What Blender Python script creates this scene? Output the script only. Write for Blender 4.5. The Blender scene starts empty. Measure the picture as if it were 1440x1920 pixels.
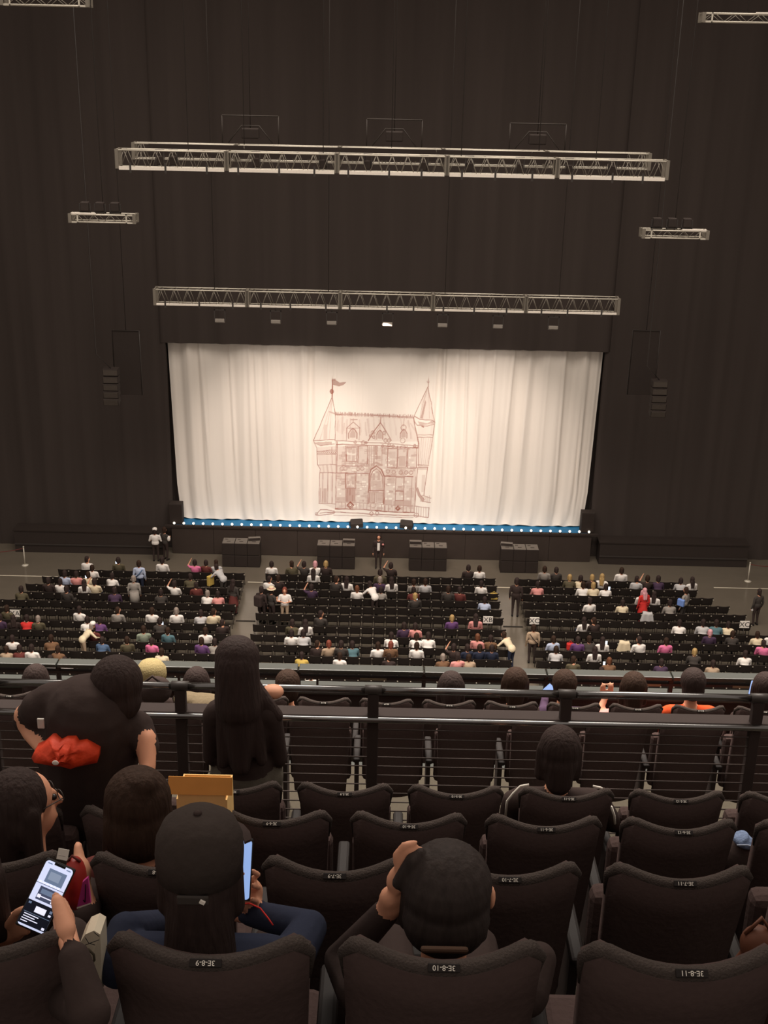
import bpy, bmesh, math, random
import numpy as np
from mathutils import Vector, Matrix, Euler

random.seed(7)
rng = np.random.default_rng(7)
scene = bpy.context.scene
COL = scene.collection

# ------------------------------------------------------------------ camera
F_PX = 2251.0                       # focal length in pixels of the 1440x1920 frame
PITCH, ROLL = math.radians(20.7), math.radians(1.22)
CAM = Vector((0.1, 0.0, 22.85))     # stall floor is z = 0, stage centre is x = 0
ROT = (Matrix.Rotation(math.pi / 2 - PITCH, 3, 'X') @ Matrix.Rotation(ROLL, 3, 'Z'))
cam_data = bpy.data.cameras.new('camera')
cam_data.sensor_fit = 'VERTICAL'
cam_data.sensor_height = 36.0
cam_data.lens = 36.0 * F_PX / 1920.0
cam_data.clip_start, cam_data.clip_end = 0.05, 400
cam = bpy.data.objects.new('camera', cam_data)
COL.objects.link(cam)
cam.matrix_world = Matrix.Translation(CAM) @ ROT.to_4x4()
scene.camera = cam

# ------------------------------------------------------------------ world, lights, exposure
world = bpy.data.worlds.new('world')
scene.world = world
world.use_nodes = True
bg = world.node_tree.nodes['Background']
bg.inputs['Color'].default_value = (1.0, 0.86, 0.76, 1)
bg.inputs['Strength'].default_value = 0.38


def area(name, loc, size, power, color, rot=(0, 0, 0)):
    d = bpy.data.lights.new(name, 'AREA')
    d.shape, d.size, d.size_y, d.energy, d.color = 'RECTANGLE', size[0], size[1], power, color
    o = bpy.data.objects.new(name, d)
    COL.objects.link(o)
    o.location, o.rotation_euler = loc, rot
    return o


def spot(name, loc, target, power, color, angle, blend, radius=0.3):
    d = bpy.data.lights.new(name, 'SPOT')
    d.energy, d.color, d.spot_size, d.spot_blend, d.shadow_soft_size = power, color, math.radians(angle), blend, radius
    o = bpy.data.objects.new(name, d)
    COL.objects.link(o)
    o.location = loc
    o.rotation_euler = (Vector(target) - Vector(loc)).to_track_quat('-Z', 'Y').to_euler()
    return o


WARM = (1.0, 0.9, 0.8)
area('house_light_rear', (0, 19, 35), (36, 10), 13500, WARM).data.spread = math.radians(108)
area('house_light_stalls', (0, 38, 35), (34, 14), 4200, WARM).data.spread = math.radians(120)
area('house_light_balcony', (0, 2, 33), (26, 6), 200, WARM)
for sx, pw in ((-4.8, 4600), (0.0, 4200), (4.8, 4600)):
    spot('curtain_spot', (sx * 0.7, 44.6, 13.4), (sx, 55.2, 4.9), pw, (1.0, 0.87, 0.785), 49, 1.0)

vs = scene.view_settings
scene.display_settings.display_device = 'sRGB'
vs.view_transform, vs.look, vs.gamma, vs.use_curve_mapping = 'Standard', 'None', 1.0, False
vs.exposure = 0.0


# ------------------------------------------------------------------ helpers
def at(px, py, Y=None, Z=None):
    """Point in the hall seen at a pixel of the 1440x1920 frame, at a known depth Y or height Z."""
    d = ROT @ Vector(((px - 720) / F_PX, -(py - 960) / F_PX, -1.0))
    t = (Y - CAM.y) / d.y if Y is not None else (Z - CAM.z) / d.z
    return CAM + d * t


def lin(c):
    return tuple(((v / 255) / 12.92 if v / 255 <= 0.04045 else ((v / 255 + 0.055) / 1.055) ** 2.4) for v in c)


_mats = {}


def mat(name, rgb, rough=0.8, spec=0.2, metal=0.0, var=0.12, scale=8.0, bump=0.0, emit=0.0, stretch=None, ior=None):
    """rgb is the surface colour as sRGB 0-255."""
    if name in _mats:
        return _mats[name]
    m = bpy.data.materials.new(name)
    m.use_nodes = True
    nt = m.node_tree
    b = nt.nodes['Principled BSDF']
    c = lin(rgb)
    b.inputs['Roughness'].default_value = rough
    b.inputs['Specular IOR Level'].default_value = spec
    b.inputs['Metallic'].default_value = metal
    if ior:
        b.inputs['IOR'].default_value = ior
    tc = nt.nodes.new('ShaderNodeTexCoord')
    mp = nt.nodes.new('ShaderNodeMapping')
    if stretch:
        mp.inputs['Scale'].default_value = stretch
    nz = nt.nodes.new('ShaderNodeTexNoise')
    nz.inputs['Scale'].default_value = scale
    nz.inputs['Detail'].default_value = 4
    nt.links.new(tc.outputs['Object'], mp.inputs['Vector'])
    nt.links.new(mp.outputs['Vector'], nz.inputs['Vector'])
    mx = nt.nodes.new('ShaderNodeMix')
    mx.data_type = 'RGBA'
    mx.inputs[6].default_value = (*[v * (1 - var) for v in c], 1)
    mx.inputs[7].default_value = (*[min(1, v * (1 + var)) for v in c], 1)
    nt.links.new(nz.outputs['Fac'], mx.inputs[0])
    nt.links.new(mx.outputs[2], b.inputs['Base Color'])
    if bump:
        bp = nt.nodes.new('ShaderNodeBump')
        bp.inputs['Strength'].default_value = bump
        bp.inputs['Distance'].default_value = 0.02
        nt.links.new(nz.outputs['Fac'], bp.inputs['Height'])
        nt.links.new(bp.outputs['Normal'], b.inputs['Normal'])
    if emit:
        nt.links.new(mx.outputs[2], b.inputs['Emission Color'])
        b.inputs['Emission Strength'].default_value = emit
    _mats[name] = m
    return m


class MB:
    """Collects boxes, tubes and patches; build() links them as one mesh object."""

    def __init__(self):
        self.v, self.f, self.mi = [], [], []
        self.smooth = []

    def add(self, vs, fs, mi=0, smooth=False):
        o = len(self.v)
        self.v += [tuple(p) for p in vs]
        self.f += [tuple(i + o for i in q) for q in fs]
        self.mi += [mi] * len(fs)
        self.smooth += [smooth] * len(fs)
        return self

    def box(self, lo, hi, mi=0, M=None, ch=0.0):
        x0, y0, z0 = lo
        x1, y1, z1 = hi
        if ch:
            bm = bmesh.new()
            bmesh.ops.create_cube(bm, size=1.0)
            for v in bm.verts:
                v.co = Vector(((x0 + x1) / 2 + v.co.x * (x1 - x0), (y0 + y1) / 2 + v.co.y * (y1 - y0), (z0 + z1) / 2 + v.co.z * (z1 - z0)))
            bmesh.ops.bevel(bm, geom=bm.edges[:] + bm.verts[:], offset=ch, segments=2, affect='EDGES', profile=0.5)
            bm.verts.index_update()
            vs = [v.co.copy() for v in bm.verts]
            fs = [[v.index for v in f.verts] for f in bm.faces]
            bm.free()
        else:
            vs = [Vector(p) for p in ((x0, y0, z0), (x1, y0, z0), (x1, y1, z0), (x0, y1, z0), (x0, y0, z1), (x1, y0, z1), (x1, y1, z1), (x0, y1, z1))]
            fs = [(3, 2, 1, 0), (4, 5, 6, 7), (0, 1, 5, 4), (1, 2, 6, 5), (2, 3, 7, 6), (3, 0, 4, 7)]
        if M is not None:
            vs = [M @ v for v in vs]
        return self.add(vs, fs, mi)

    def tube(self, pts, r, n=6, mi=0, caps=True):
        pts = [Vector(p) for p in pts]
        rs = r if isinstance(r, (list, tuple)) else [r] * len(pts)
        vs, fs = [], []
        side = None
        for i, p in enumerate(pts):
            t = (pts[min(i + 1, len(pts) - 1)] - pts[max(i - 1, 0)]).normalized()
            if side is None:
                side = t.orthogonal().normalized()
            else:
                side = (side - t * side.dot(t))
                side = side.normalized() if side.length > 1e-6 else t.orthogonal().normalized()
            up = t.cross(side)
            for k in range(n):
                a = 2 * math.pi * k / n
                vs.append(p + (side * math.cos(a) + up * math.sin(a)) * rs[i])
        for i in range(len(pts) - 1):
            for k in range(n):
                a, b = i * n + k, i * n + (k + 1) % n
                fs.append((a, b, b + n, a + n))
        if caps:
            fs.append(tuple(reversed(range(n))))
            fs.append(tuple(range((len(pts) - 1) * n, len(pts) * n)))
        return self.add(vs, fs, mi, True)

    def lathe(self, prof, n=12, mi=0, M=None):
        vs, fs = [], []
        for r, z in prof:
            for k in range(n):
                a = 2 * math.pi * k / n
                vs.append(Vector((r * math.cos(a), r * math.sin(a), z)))
        for i in range(len(prof) - 1):
            for k in range(n):
                a, b = i * n + k, i * n + (k + 1) % n
                fs.append((a, b, b + n, a + n))
        fs.append(tuple(reversed(range(n))))
        fs.append(tuple(range((len(prof) - 1) * n, len(prof) * n)))
        if M is not None:
            vs = [M @ v for v in vs]
        return self.add(vs, fs, mi, True)

    def ball(self, c, r, n=8, mi=0):
        if not isinstance(r, (tuple, list)):
            r = (r, r, r)
        prof = [(math.sin(math.pi * i / n), -math.cos(math.pi * i / n)) for i in range(n + 1)]
        prof[0], prof[-1] = (0.02, -1), (0.02, 1)
        return self.lathe(prof, n=2 * n, mi=mi, M=Matrix.Translation(c) @ Matrix.Diagonal((*r, 1)))

    def mesh(self, name, mats):
        me = bpy.data.meshes.new(name)
        me.from_pydata(self.v, [], self.f)
        for m in (mats if isinstance(mats, (list, tuple)) else [mats]):
            me.materials.append(m)
        me.polygons.foreach_set('material_index', self.mi)
        me.polygons.foreach_set('use_smooth', self.smooth)
        me.update()
        return me

    def build(self, name, mats, parent=None):
        return link(name, self.mesh(name, mats), parent)


def link(name, me, parent=None, loc=None, rz=None):
    o = bpy.data.objects.new(name, me)
    COL.objects.link(o)
    if parent:
        o.parent = parent
    if loc is not None:
        o.location = loc
    if rz is not None:
        o.rotation_euler = (0, 0, rz)
    return o


def tag(o, label, cat, group=None):
    o['label'], o['category'] = label, cat
    if group:
        o['group'] = group
    return o


def thing(name, label, cat, loc=(0, 0, 0), rz=0.0, group=None):
    o = link(name, None, None, loc, rz)
    o.empty_display_size = 0.1
    return tag(o, label, cat, group)


def struct(o):
    o['kind'] = 'structure'
    return o


def copy_tree(o, parent=None):
    c = o.copy()
    COL.objects.link(c)
    c.parent = parent
    for ch in o.children:
        copy_tree(ch, c)
    return c


def text_mesh(s, size, m, depth=0.001):
    cu = bpy.data.curves.new('lettering', 'FONT')
    cu.body, cu.size, cu.align_x, cu.align_y, cu.extrude = s, size, 'CENTER', 'CENTER', depth
    cu.resolution_u = 3
    o = bpy.data.objects.new('tmp', cu)
    COL.objects.link(o)
    dg = bpy.context.evaluated_depsgraph_get()
    me = bpy.data.meshes.new_from_object(o.evaluated_get(dg))
    me.name = 'lettering'
    me.materials.clear()
    me.materials.append(m)
    bpy.data.objects.remove(o)
    bpy.data.curves.remove(cu)
    return me


ORD = ['', 'first', 'second', 'third', 'fourth', 'fifth', 'sixth', 'seventh', 'eighth', 'ninth', 'tenth', 'eleventh', 'twelfth', 'thirteenth', 'fourteenth', 'fifteenth', 'sixteenth', 'seventeenth', 'eighteenth', 'nineteenth', 'twentieth']
_ones = ORD[1:10]
for _t, _n in (('twenty', 'twentieth'), ('thirty', 'thirtieth'), ('forty', 'fortieth')):
    if _t != 'twenty':
        ORD.append(_n)
    ORD += ['%s-%s' % (_t, w_) for w_ in _ones]

# ------------------------------------------------------------------ materials
M_wall = mat('black_drape', (70, 62, 58), 0.95, 0.05, var=0.25, scale=1.0, stretch=(1.2, 1, 0.06), bump=0.3)
M_black = mat('black_paint', (52, 44, 40), 0.8, 0.15, scale=3)
M_stagefront = mat('stage_front_cloth', (64, 55, 50), 0.95, 0.05, scale=2)
M_floor = mat('dark_polished_floor', (106, 97, 85), 0.2, 0.5, var=0.08, scale=1.5, ior=1.75)
M_blue = mat('blue_stage_floor', (40, 112, 158), 0.6, 0.2, scale=2)
M_tape = mat('pale_tape', (205, 195, 175), 0.7, 0.2)
M_seam = mat('floor_seam', (45, 40, 36), 0.7, 0.2)
M_alu = mat('aluminium', (205, 197, 181), 0.5, 0.4, metal=0.1, scale=30)
M_aluw = mat('white_batten', (240, 230, 216), 0.6, 0.3, scale=20)
M_batten_glow = mat('glowing_batten', (255, 240, 220), 0.5, 0.3, var=0.1, scale=6, emit=0.3)  # white bar given emission in place of light falling on it
M_lace = mat('aluminium_lacing', (128, 120, 108), 0.55, 0.4, metal=0.2, scale=30)
M_dkmetal = mat('dark_metal', (60, 54, 50), 0.5, 0.4, scale=20)
M_grey = mat('grey_case', (120, 112, 103), 0.6, 0.3)
M_cab = mat('cabinet_black', (54, 46, 42), 0.7, 0.2, scale=20)
M_cabtop = mat('cabinet_top', (104, 96, 88), 0.6, 0.3, scale=14)
M_grille = mat('array_grille', (78, 70, 63), 0.7, 0.2)
M_chair = mat('stall_chair_black', (47, 40, 36), 0.75, 0.2, scale=10)
M_knob = mat('pale_knob', (176, 166, 150), 0.6, 0.3)
M_white = mat('sign_white', (238, 230, 220), 0.7, 0.2, var=0.03)
M_ink = mat('sign_ink', (24, 22, 22), 0.7, 0.2)
M_bulb = mat('bulb_glow', (255, 244, 226), 0.4, 0.2, var=0.0, emit=1.6)
M_chrome = mat('chrome_rail', (50, 46, 43), 0.14, 0.7, var=0.05, ior=2.2)
M_wire = mat('rail_wire', (66, 56, 52), 0.6, 0.2)
M_ledge = mat('grey_ledge', (54, 56, 51), 0.35, 0.5, var=0.08)
M_seatfab = mat('seat_fabric', (75, 61, 58), 0.95, 0.08, scale=60, bump=0.2)
M_trim = mat('seat_trim_pile', (72, 64, 60), 1.0, 0.05, scale=180, var=0.3, bump=0.5)
M_plate = mat('number_plate', (34, 28, 26), 0.6, 0.2)
M_num = mat('number_white', (235, 228, 216), 0.6, 0.2, var=0.02)
M_step = mat('balcony_carpet', (76, 70, 60), 0.9, 0.1, scale=40)
M_bfront = mat('balcony_black', (60, 50, 47), 0.8, 0.2)
M_skin = mat('skin', (222, 160, 128), 0.55, 0.3, var=0.06)
M_hairs = {
    'black': mat('hair_black', (57, 46, 43), 0.75, 0.1, scale=5, stretch=(14, 14, 1.2), var=0.4, bump=0.5),
    'brown': mat('hair_brown', (58, 43, 35), 0.75, 0.1, scale=5, stretch=(14, 14, 1.2), var=0.45, bump=0.5),
    'chestnut': mat('hair_chestnut', (112, 70, 48), 0.6, 0.25, scale=5, stretch=(14, 14, 1.2), var=0.4, bump=0.5),
    'red-brown': mat('hair_red_brown', (128, 66, 52), 0.6, 0.25, scale=6, var=0.3),
    'blond': mat('hair_blond', (178, 146, 96), 0.6, 0.25, scale=6, var=0.3),
    'pink': mat('hair_pink', (220, 160, 165), 0.6, 0.25, scale=6, var=0.2),
    'grey': mat('hair_grey', (150, 135, 124), 0.6, 0.25, scale=6, var=0.2),
}
CLOTH = {
    'white': (240, 232, 224), 'cream': (226, 208, 176), 'grey': (150, 142, 134), 'light grey': (192, 188, 186),
    'pale blue': (184, 192, 214), 'olive': (92, 84, 66), 'black': (62, 51, 48), 'charcoal': (70, 64, 60),
    'brown': (120, 90, 68), 'maroon': (104, 56, 52), 'pink': (226, 120, 160), 'salmon': (222, 150, 144),
    'purple': (108, 74, 118), 'teal': (88, 116, 122), 'green-grey': (140, 148, 130), 'navy': (46, 50, 66),
    'blue': (84, 104, 132), 'red': (206, 58, 54), 'beige': (176, 152, 128), 'orange': (214, 84, 46), 'dark purple': (76, 58, 78),
    'yellow': (200, 170, 90),
}


def cloth(c):
    return mat('cloth_' + c.replace(' ', '_'), CLOTH[c], 0.9, 0.1, var=0.1, scale=14, bump=0.25)


# ------------------------------------------------------------------ hall structure
FLOOR_Y0, FLOOR_Y1 = 24.0, 58.5
struct(MB().box((-36, FLOOR_Y0, -0.2), (36, FLOOR_Y1, 0)).build('floor', M_floor))
fl = bpy.data.objects['floor']
STAGE_Y, STAGE_Z = 54.15, 1.45
# drape-covered wall around the stage opening, with real vertical folds
CT_TOP, CURT_Y = 10.29, 55.2


def drape(name, x0, x1, z0, z1, y, amp=0.07, wl=1.3, m=M_wall):
    n = max(2, int((x1 - x0) / 0.16))
    xs = np.linspace(x0, x1, n + 1)
    ph = rng.uniform(0, 6.28, 3)
    d = amp * (0.6 * np.sin(xs * 6.28 / wl + ph[0]) + 0.4 * np.sin(xs * 6.28 / (wl * 0.61) + ph[1]) + 0.5 * np.sin(xs * 6.28 / (wl * 3.7) + ph[2]))
    b = MB()
    vs = [(x, y - abs(dd), z) for z in (z0, z1) for x, dd in zip(xs, d)] + [(x, y + 0.3, z) for z in (z0, z1) for x in (x0, x1)]
    fs = [(i, i + 1, i + n + 2, i + n + 1) for i in range(n)]
    k = 2 * (n + 1)
    fs += [(k + 1, k, k + 2, k + 3), (0, n + 1, k + 2, k), (n, k + 1, k + 3, 2 * n + 1)]
    b.add(vs, fs, 0, True)
    return b.build(name, m)


struct(drape('wall_stage_left', -36, -10.24, 0.0, 34, 54.95))
struct(drape('wall_stage_right', 10.24, 36, 0.0, 34, 54.95))
struct(drape('wall_stage_header', -10.45, 10.45, CT_TOP, 34, 54.9, amp=0.08))
struct(drape('wall_leg_left', -12, -9.4, 1.45, 11, 55.75))
struct(drape('wall_leg_right', 9.4, 12, 1.45, 11, 55.75))
struct(MB().box((-36, 58.2, 0), (36, 58.5, 34)).build('wall_back', M_wall))
struct(MB().box((-36.4, 24, 0), (-36, 58.5, 34)).build('wall_left', M_wall))
struct(MB().box((36, 24, 0), (36.4, 58.5, 34)).build('wall_right', M_wall))

# stage
st = thing('stage', 'raised black stage with a blue floor behind the row of footlights', 'stage', (0, STAGE_Y, 0))
MB().box((-10.2, 0.02, 0), (10.2, 4.0, STAGE_Z - 0.02)).build('stage_body', M_stagefront, st)
for k in range(10):
    MB().box((-10.2 + k * 2.04 + 0.01, -0.02, 0.02), (-10.2 + (k + 1) * 2.04 - 0.01, 0.02, STAGE_Z - 0.08)).build('front_panel', M_stagefront, st)
MB().box((-10.1, 0.14, STAGE_Z - 0.02), (10.05, 4.0, STAGE_Z)).build('blue_floor', M_blue, st)
MB().box((-10.5, -0.06, STAGE_Z - 0.09), (10.5, 0.14, STAGE_Z + 0.01)).build('front_edge', M_black, st)
for side, lab in ((-1, 'left'), (1, 'right')):
    p = thing('side_platform', 'low dark platform beside the stage at the %s' % lab, 'platform', (side * 14.2, 53.9, 0))
    MB().box((-3.6, 0, 0), (3.6, 0.85, 1.1)).build('platform_body', M_cab, p)
    MB().box((-3.65, -0.03, 1.1), (3.65, 0.88, 1.16)).build('platform_top', M_black, p)
    MB().box((-3.6, -0.04, 0.4), (3.6, 0, 0.46)).build('platform_rail', M_dkmetal, p)

# footlights
nfl = 44
bulb = MB().ball((0, 0, 0.11), 0.062, 6).mesh('bulb', M_bulb)
sock = MB().lathe([(0.06, 0), (0.06, 0.04), (0.035, 0.06)], 10).mesh('socket', M_dkmetal)
for i in range(nfl):
    o = thing('footlight', '%s footlight from the left, a small round white bulb on the stage edge' % ORD[i + 1], 'footlight', (-10.06 + 20.12 * i / (nfl - 1), STAGE_Y + 0.04, STAGE_Z + 0.01), 0, 'footlights along the stage edge')
    link('bulb', bulb, o)
    link('socket', sock, o)

# ------------------------------------------------------------------ stage curtain with the painted castle
# The drawing is laid out on a 1440 x 1440 sheet that is 7.3 m wide on the cloth.
S = 720
paint = np.zeros((S, S), np.float32)
gy, gx = np.mgrid[0:S, 0:S].astype(np.float32)


def stroke(pts, w=2.2, a=0.6, jit=1.2):
    pts = np.array(pts, float) / 2
    if jit:
        q = [pts[0]]
        for p0, p1 in zip(pts[:-1], pts[1:]):
            n = max(1, int(np.hypot(*(p1 - p0)) / 25))
            for k in range(1, n + 1):
                q.append(p0 + (p1 - p0) * k / n + rng.normal(0, jit / 2, 2))
        pts = np.array(q)
    w /= 2
    for p0, p1 in zip(pts[:-1], pts[1:]):
        x0, x1 = int(max(0, min(p0[0], p1[0]) - w - 3)), int(min(S, max(p0[0], p1[0]) + w + 4))
        y0, y1 = int(max(0, min(p0[1], p1[1]) - w - 3)), int(min(S, max(p0[1], p1[1]) + w + 4))
        if x1 <= x0 or y1 <= y0:
            continue
        X, Y = gx[y0:y1, x0:x1], gy[y0:y1, x0:x1]
        d = p1 - p0
        t = np.clip(((X - p0[0]) * d[0] + (Y - p0[1]) * d[1]) / (d @ d + 1e-6), 0, 1)
        D = np.hypot(X - p0[0] - t * d[0], Y - p0[1] - t * d[1])
        v = a * np.clip(w + 0.8 - D, 0, 1) * rng.uniform(0.75, 1.1)
        paint[y0:y1, x0:x1] = np.maximum(paint[y0:y1, x0:x1], v)


def wash(poly, a):
    P = np.array(poly, float) / 2
    x0, y0 = np.maximum(P.min(0).astype(int), 0)
    x1, y1 = np.minimum(P.max(0).astype(int) + 2, S)
    X, Y = gx[y0:y1, x0:x1], gy[y0:y1, x0:x1]
    ins = np.zeros(X.shape, bool)
    for (ax, ay), (bx, by) in zip(P, np.roll(P, -1, 0)):
        c = ((ay > Y) != (by > Y)) & (X < (bx - ax) * (Y - ay) / (by - ay + 1e-9) + ax)
        ins ^= c
    sub = paint[y0:y1, x0:x1]
    sub[ins] = np.maximum(sub[ins], a) if a > 0 else 0
    paint[y0:y1, x0:x1] = sub


def ring(cx, cy, r, w=2, a=0.5, r2=None, a0=0, a1=360):
    r2 = r2 or r
    stroke([(cx + r * math.cos(math.radians(t)), cy + r2 * math.sin(math.radians(t))) for t in np.linspace(a0, a1, 14)], w, a, 0)


def rect(x0, y0, x1, y1, w=2, a=0.5):
    stroke([(x0, y0), (x1, y0), (x1, y1), (x0, y1), (x0, y0)], w, a)


def quad(x0, y0, x1, y1, a):
    wash([(x0, y0), (x1, y0), (x1, y1), (x0, y1)], a)


# soft washes first
wash([(345, 690), (1095, 710), (1090, 1290), (345, 1265)], 0.16)
wash([(335, 420), (1050, 440), (1100, 650), (345, 640)], 0.10)
wash([(303, 260), (140, 635), (330, 640)], 0.05)
wash([(165, 700), (345, 690), (345, 930), (200, 930)], 0.13)
wash([(200, 930), (345, 930), (345, 1265), (195, 1210)], 0.13)
wash([(1170, 170), (1110, 300), (1130, 450), (1240, 470)], 0.10)
wash([(1090, 500), (1245, 490), (1200, 870), (1110, 870)], 0.07)
for _ in range(330):      # stone blocks of the walls
    x, y = rng.uniform(350, 1070), rng.choice(np.arange(700, 1260, 22)) + rng.uniform(-3, 3)
    w_, h_ = rng.uniform(14, 46), rng.uniform(14, 21)
    quad(x, y, min(x + w_, 1090), y + h_, rng.uniform(0.12, 0.36))
    if rng.random() < 0.6:
        rect(x, y, min(x + w_, 1090), y + h_, 1.4, rng.uniform(0.25, 0.45))
for _ in range(70):       # pale stones
    x, y = rng.uniform(355, 1060), rng.choice(np.arange(700, 1250, 22))
    quad(x, y, x + rng.uniform(14, 34), y + 16, 0)
for _ in range(46):       # roof streaks
    x = rng.uniform(350, 1040)
    k = (x - 340) / 700
    stroke([(x, rng.uniform(425, 500)), (x + 45 * k - 6, rng.uniform(540, 640))], rng.uniform(2, 9), rng.uniform(0.1, 0.26), 2)
# left tower
stroke([(303, 255), (240, 400), (190, 520), (135, 640)], 2.4, 0.6)
stroke([(303, 255), (325, 360), (335, 400), (335, 640)], 2.4, 0.6)
for k in (0.25, 0.5, 0.72):
    stroke([(303, 275), (150 + 180 * k, 630)], 3, 0.22)
quad(228, 500, 262, 630, 0.2)
stroke([(303, 95), (303, 255)], 4, 0.75)
wash([(303, 105), (330, 108), (370, 132), (425, 128), (400, 150), (365, 158), (330, 150), (303, 142)], 0.42)
stroke([(303, 105), (330, 108), (370, 132), (425, 128), (400, 150), (365, 158), (330, 150), (303, 142)], 2, 0.6, 0)
wash([(300 + 16 * math.cos(t), 207 + 19 * math.sin(t)) for t in np.linspace(0, 6.28, 12)], 0.5)
ring(300, 207, 16, 2, 0.7, 19)
stroke([(280, 385), (330, 400)], 6, 0.4)
for pts in ([(135, 640), (330, 632)], [(140, 660), (200, 685), (330, 670)], [(135, 640), (165, 710), (170, 760), (176, 860)], [(165, 735), (350, 725)], [(172, 765), (350, 762)],
            [(176, 860), (350, 858)], [(180, 865), (198, 895), (200, 930), (345, 930)], [(195, 930), (190, 1212)], [(345, 640), (348, 1265)], [(190, 1212), (345, 1218)],
            [(305, 700), (310, 860)], [(225, 935), (222, 1210)], [(272, 935), (272, 1210)], [(315, 930), (312, 1215)], [(355, 650), (355, 930)]):
    stroke(pts, 2.6, 0.55)
wash([(140, 655), (200, 690), (305, 675), (305, 650)], 0.3)
quad(232, 1075, 262, 1210, 0.34)
quad(198, 1070, 212, 1205, 0.3)
quad(300, 960, 316, 1100, 0.22)
for x in range(178, 350, 19):
    ring(x, 748, 9, 2, 0.5)
for x in (225, 262, 300):
    stroke([(x, 865), (x + 12, 928)], 7, 0.28)
stroke([(160, 1318), (205, 1268), (335, 1280), (335, 1302), (250, 1318), (160, 1320)], 3, 0.6)
ring(168, 1308, 12, 2, 0.5)
# roof
stroke([(335, 405), (560, 412), (1050, 432)], 5, 0.5)
for x in np.arange(338, 1050, 13):
    y = 402 + (x - 335) * 0.038
    stroke([(x, y + 14), (x + rng.uniform(-5, 5), y - rng.uniform(8, 18))], 3, rng.uniform(0.35, 0.6))
stroke([(1050, 432), (1075, 560), (1108, 668), (1100, 705)], 3, 0.6)
stroke([(350, 642), (560, 650), (640, 660), (860, 668), (1105, 690)], 3, 0.5)
stroke([(350, 675), (640, 682), (1098, 708)], 3.4, 0.6)
for x, y, r in ((595, 660, 18), (680, 570, 16), (785, 572, 15), (800, 640, 17), (830, 640, 16), (690, 610, 13), (660, 600, 12), (835, 682, 15), (870, 690, 12), (1070, 688, 13), (775, 690, 12), (620, 660, 12), (520, 655, 12)):
    ring(x, y, r, 2.4, 0.5)
    ring(x, y, r * 0.5, 2, 0.4)
# dormers
stroke([(500, 475), (438, 530), (562, 530), (500, 475)], 2.6, 0.55)
stroke([(500, 445), (500, 478)], 2.5, 0.5)
stroke([(475, 455), (535, 452)], 3, 0.5)
stroke([(440, 530), (440, 640)], 2.4, 0.5)
stroke([(560, 530), (558, 640)], 2.4, 0.5)
for cx, cy, rw, rh in ((497, 590, 38, 52), (745, 600, 28, 48), (965, 590, 30, 46)):
    wash([(cx - rw * 0.7, cy + rh * 0.5), (cx - rw * 0.7, cy - rh * 0.3), (cx, cy - rh), (cx + rw * 0.7, cy - rh * 0.3), (cx + rw * 0.7, cy + rh * 0.5)], 0.34)
    stroke([(cx - rw, cy + rh * 0.6), (cx - rw, cy - rh * 0.3), (cx - rw * 0.5, cy - rh * 0.85), (cx, cy - rh * 1.1), (cx + rw * 0.5, cy - rh * 0.85), (cx + rw, cy - rh * 0.3), (cx + rw, cy + rh * 0.6)], 4, 0.55, 0)
    stroke([(cx, cy - rh), (cx, cy + rh * 0.5)], 5, 0.2)
stroke([(752, 430), (748, 480), (690, 560), (640, 645)], 4, 0.55)
stroke([(748, 480), (800, 560), (852, 640)], 4, 0.55)
stroke([(748, 505), (700, 580)], 2, 0.4)
stroke([(965, 440), (962, 510)], 3, 0.4)
ring(962, 525, 24, 3, 0.5)
ring(958, 640, 22, 3, 0.4)
ring(962, 700, 26, 3, 0.4, 14)
# upper storey windows and pillars
for x0, y0, x1, y1 in ((432, 690, 545, 845), (440, 705, 535, 830), (552, 690, 635, 850), (822, 712, 910, 885), (918, 715, 1000, 880), (1010, 705, 1092, 890)):
    rect(x0, y0, x1, y1, 3, 0.55)
for x in (640, 655, 672, 690, 702, 725, 770, 1000, 825, 912):
    stroke([(x, 690), (x, 870)], 3, 0.45)
for x0, y0, x1, y1, a in ((455, 715, 480, 750, .3), (495, 715, 520, 760, .3), (455, 770, 480, 810, .28), (495, 775, 520, 820, .3), (700, 690, 722, 770, .4), (930, 780, 990, 870, .32), (840, 740, 895, 800, .25), (845, 820, 895, 860, .28), (700, 780, 760, 810, .35)):
    quad(x0, y0, x1, y1, a)
quad(445, 760, 530, 768, 0)
quad(932, 735, 985, 780, 0.04)
# band between the storeys
stroke([(350, 868), (640, 872)], 4, 0.5)
stroke([(350, 932), (650, 942)], 4, 0.6)
stroke([(800, 962), (1065, 968)], 4, 0.6)
stroke([(800, 888), (1090, 892)], 3, 0.45)
for x, y in ((435, 893), (550, 897), (830, 918), (948, 930), (1000, 930), (590, 895), (400, 893), (885, 925), (1045, 930)):
    ring(x, y, 17, 2.6, 0.5)
    ring(x, y, 8, 2, 0.35)
# doorway
stroke([(652, 1215), (655, 960), (672, 905), (720, 868), (770, 905), (795, 960), (800, 1215)], 6, 0.55)
stroke([(668, 1100), (668, 965), (690, 918), (720, 895), (755, 918), (780, 965), (782, 1100)], 3.5, 0.55)
stroke([(690, 850), (720, 840), (760, 860)], 8, 0.4)
stroke([(655, 1095), (800, 1098)], 5, 0.5)
for x0, y0, x1, y1, a in ((690, 940, 710, 1000, .35), (735, 935, 760, 1000, .35), (672, 1010, 700, 1060, .3), (720, 1010, 770, 1070, .3), (670, 1120, 705, 1200, .33), (735, 1120, 785, 1195, .3), (690, 1060, 730, 1090, .25)):
    quad(x0, y0, x1, y1, a)
rect(662, 1115, 712, 1205, 3, 0.5)
rect(728, 1115, 790, 1205, 3, 0.5)
ring(700, 1232, 26, 3, 0.4, 20)
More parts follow.
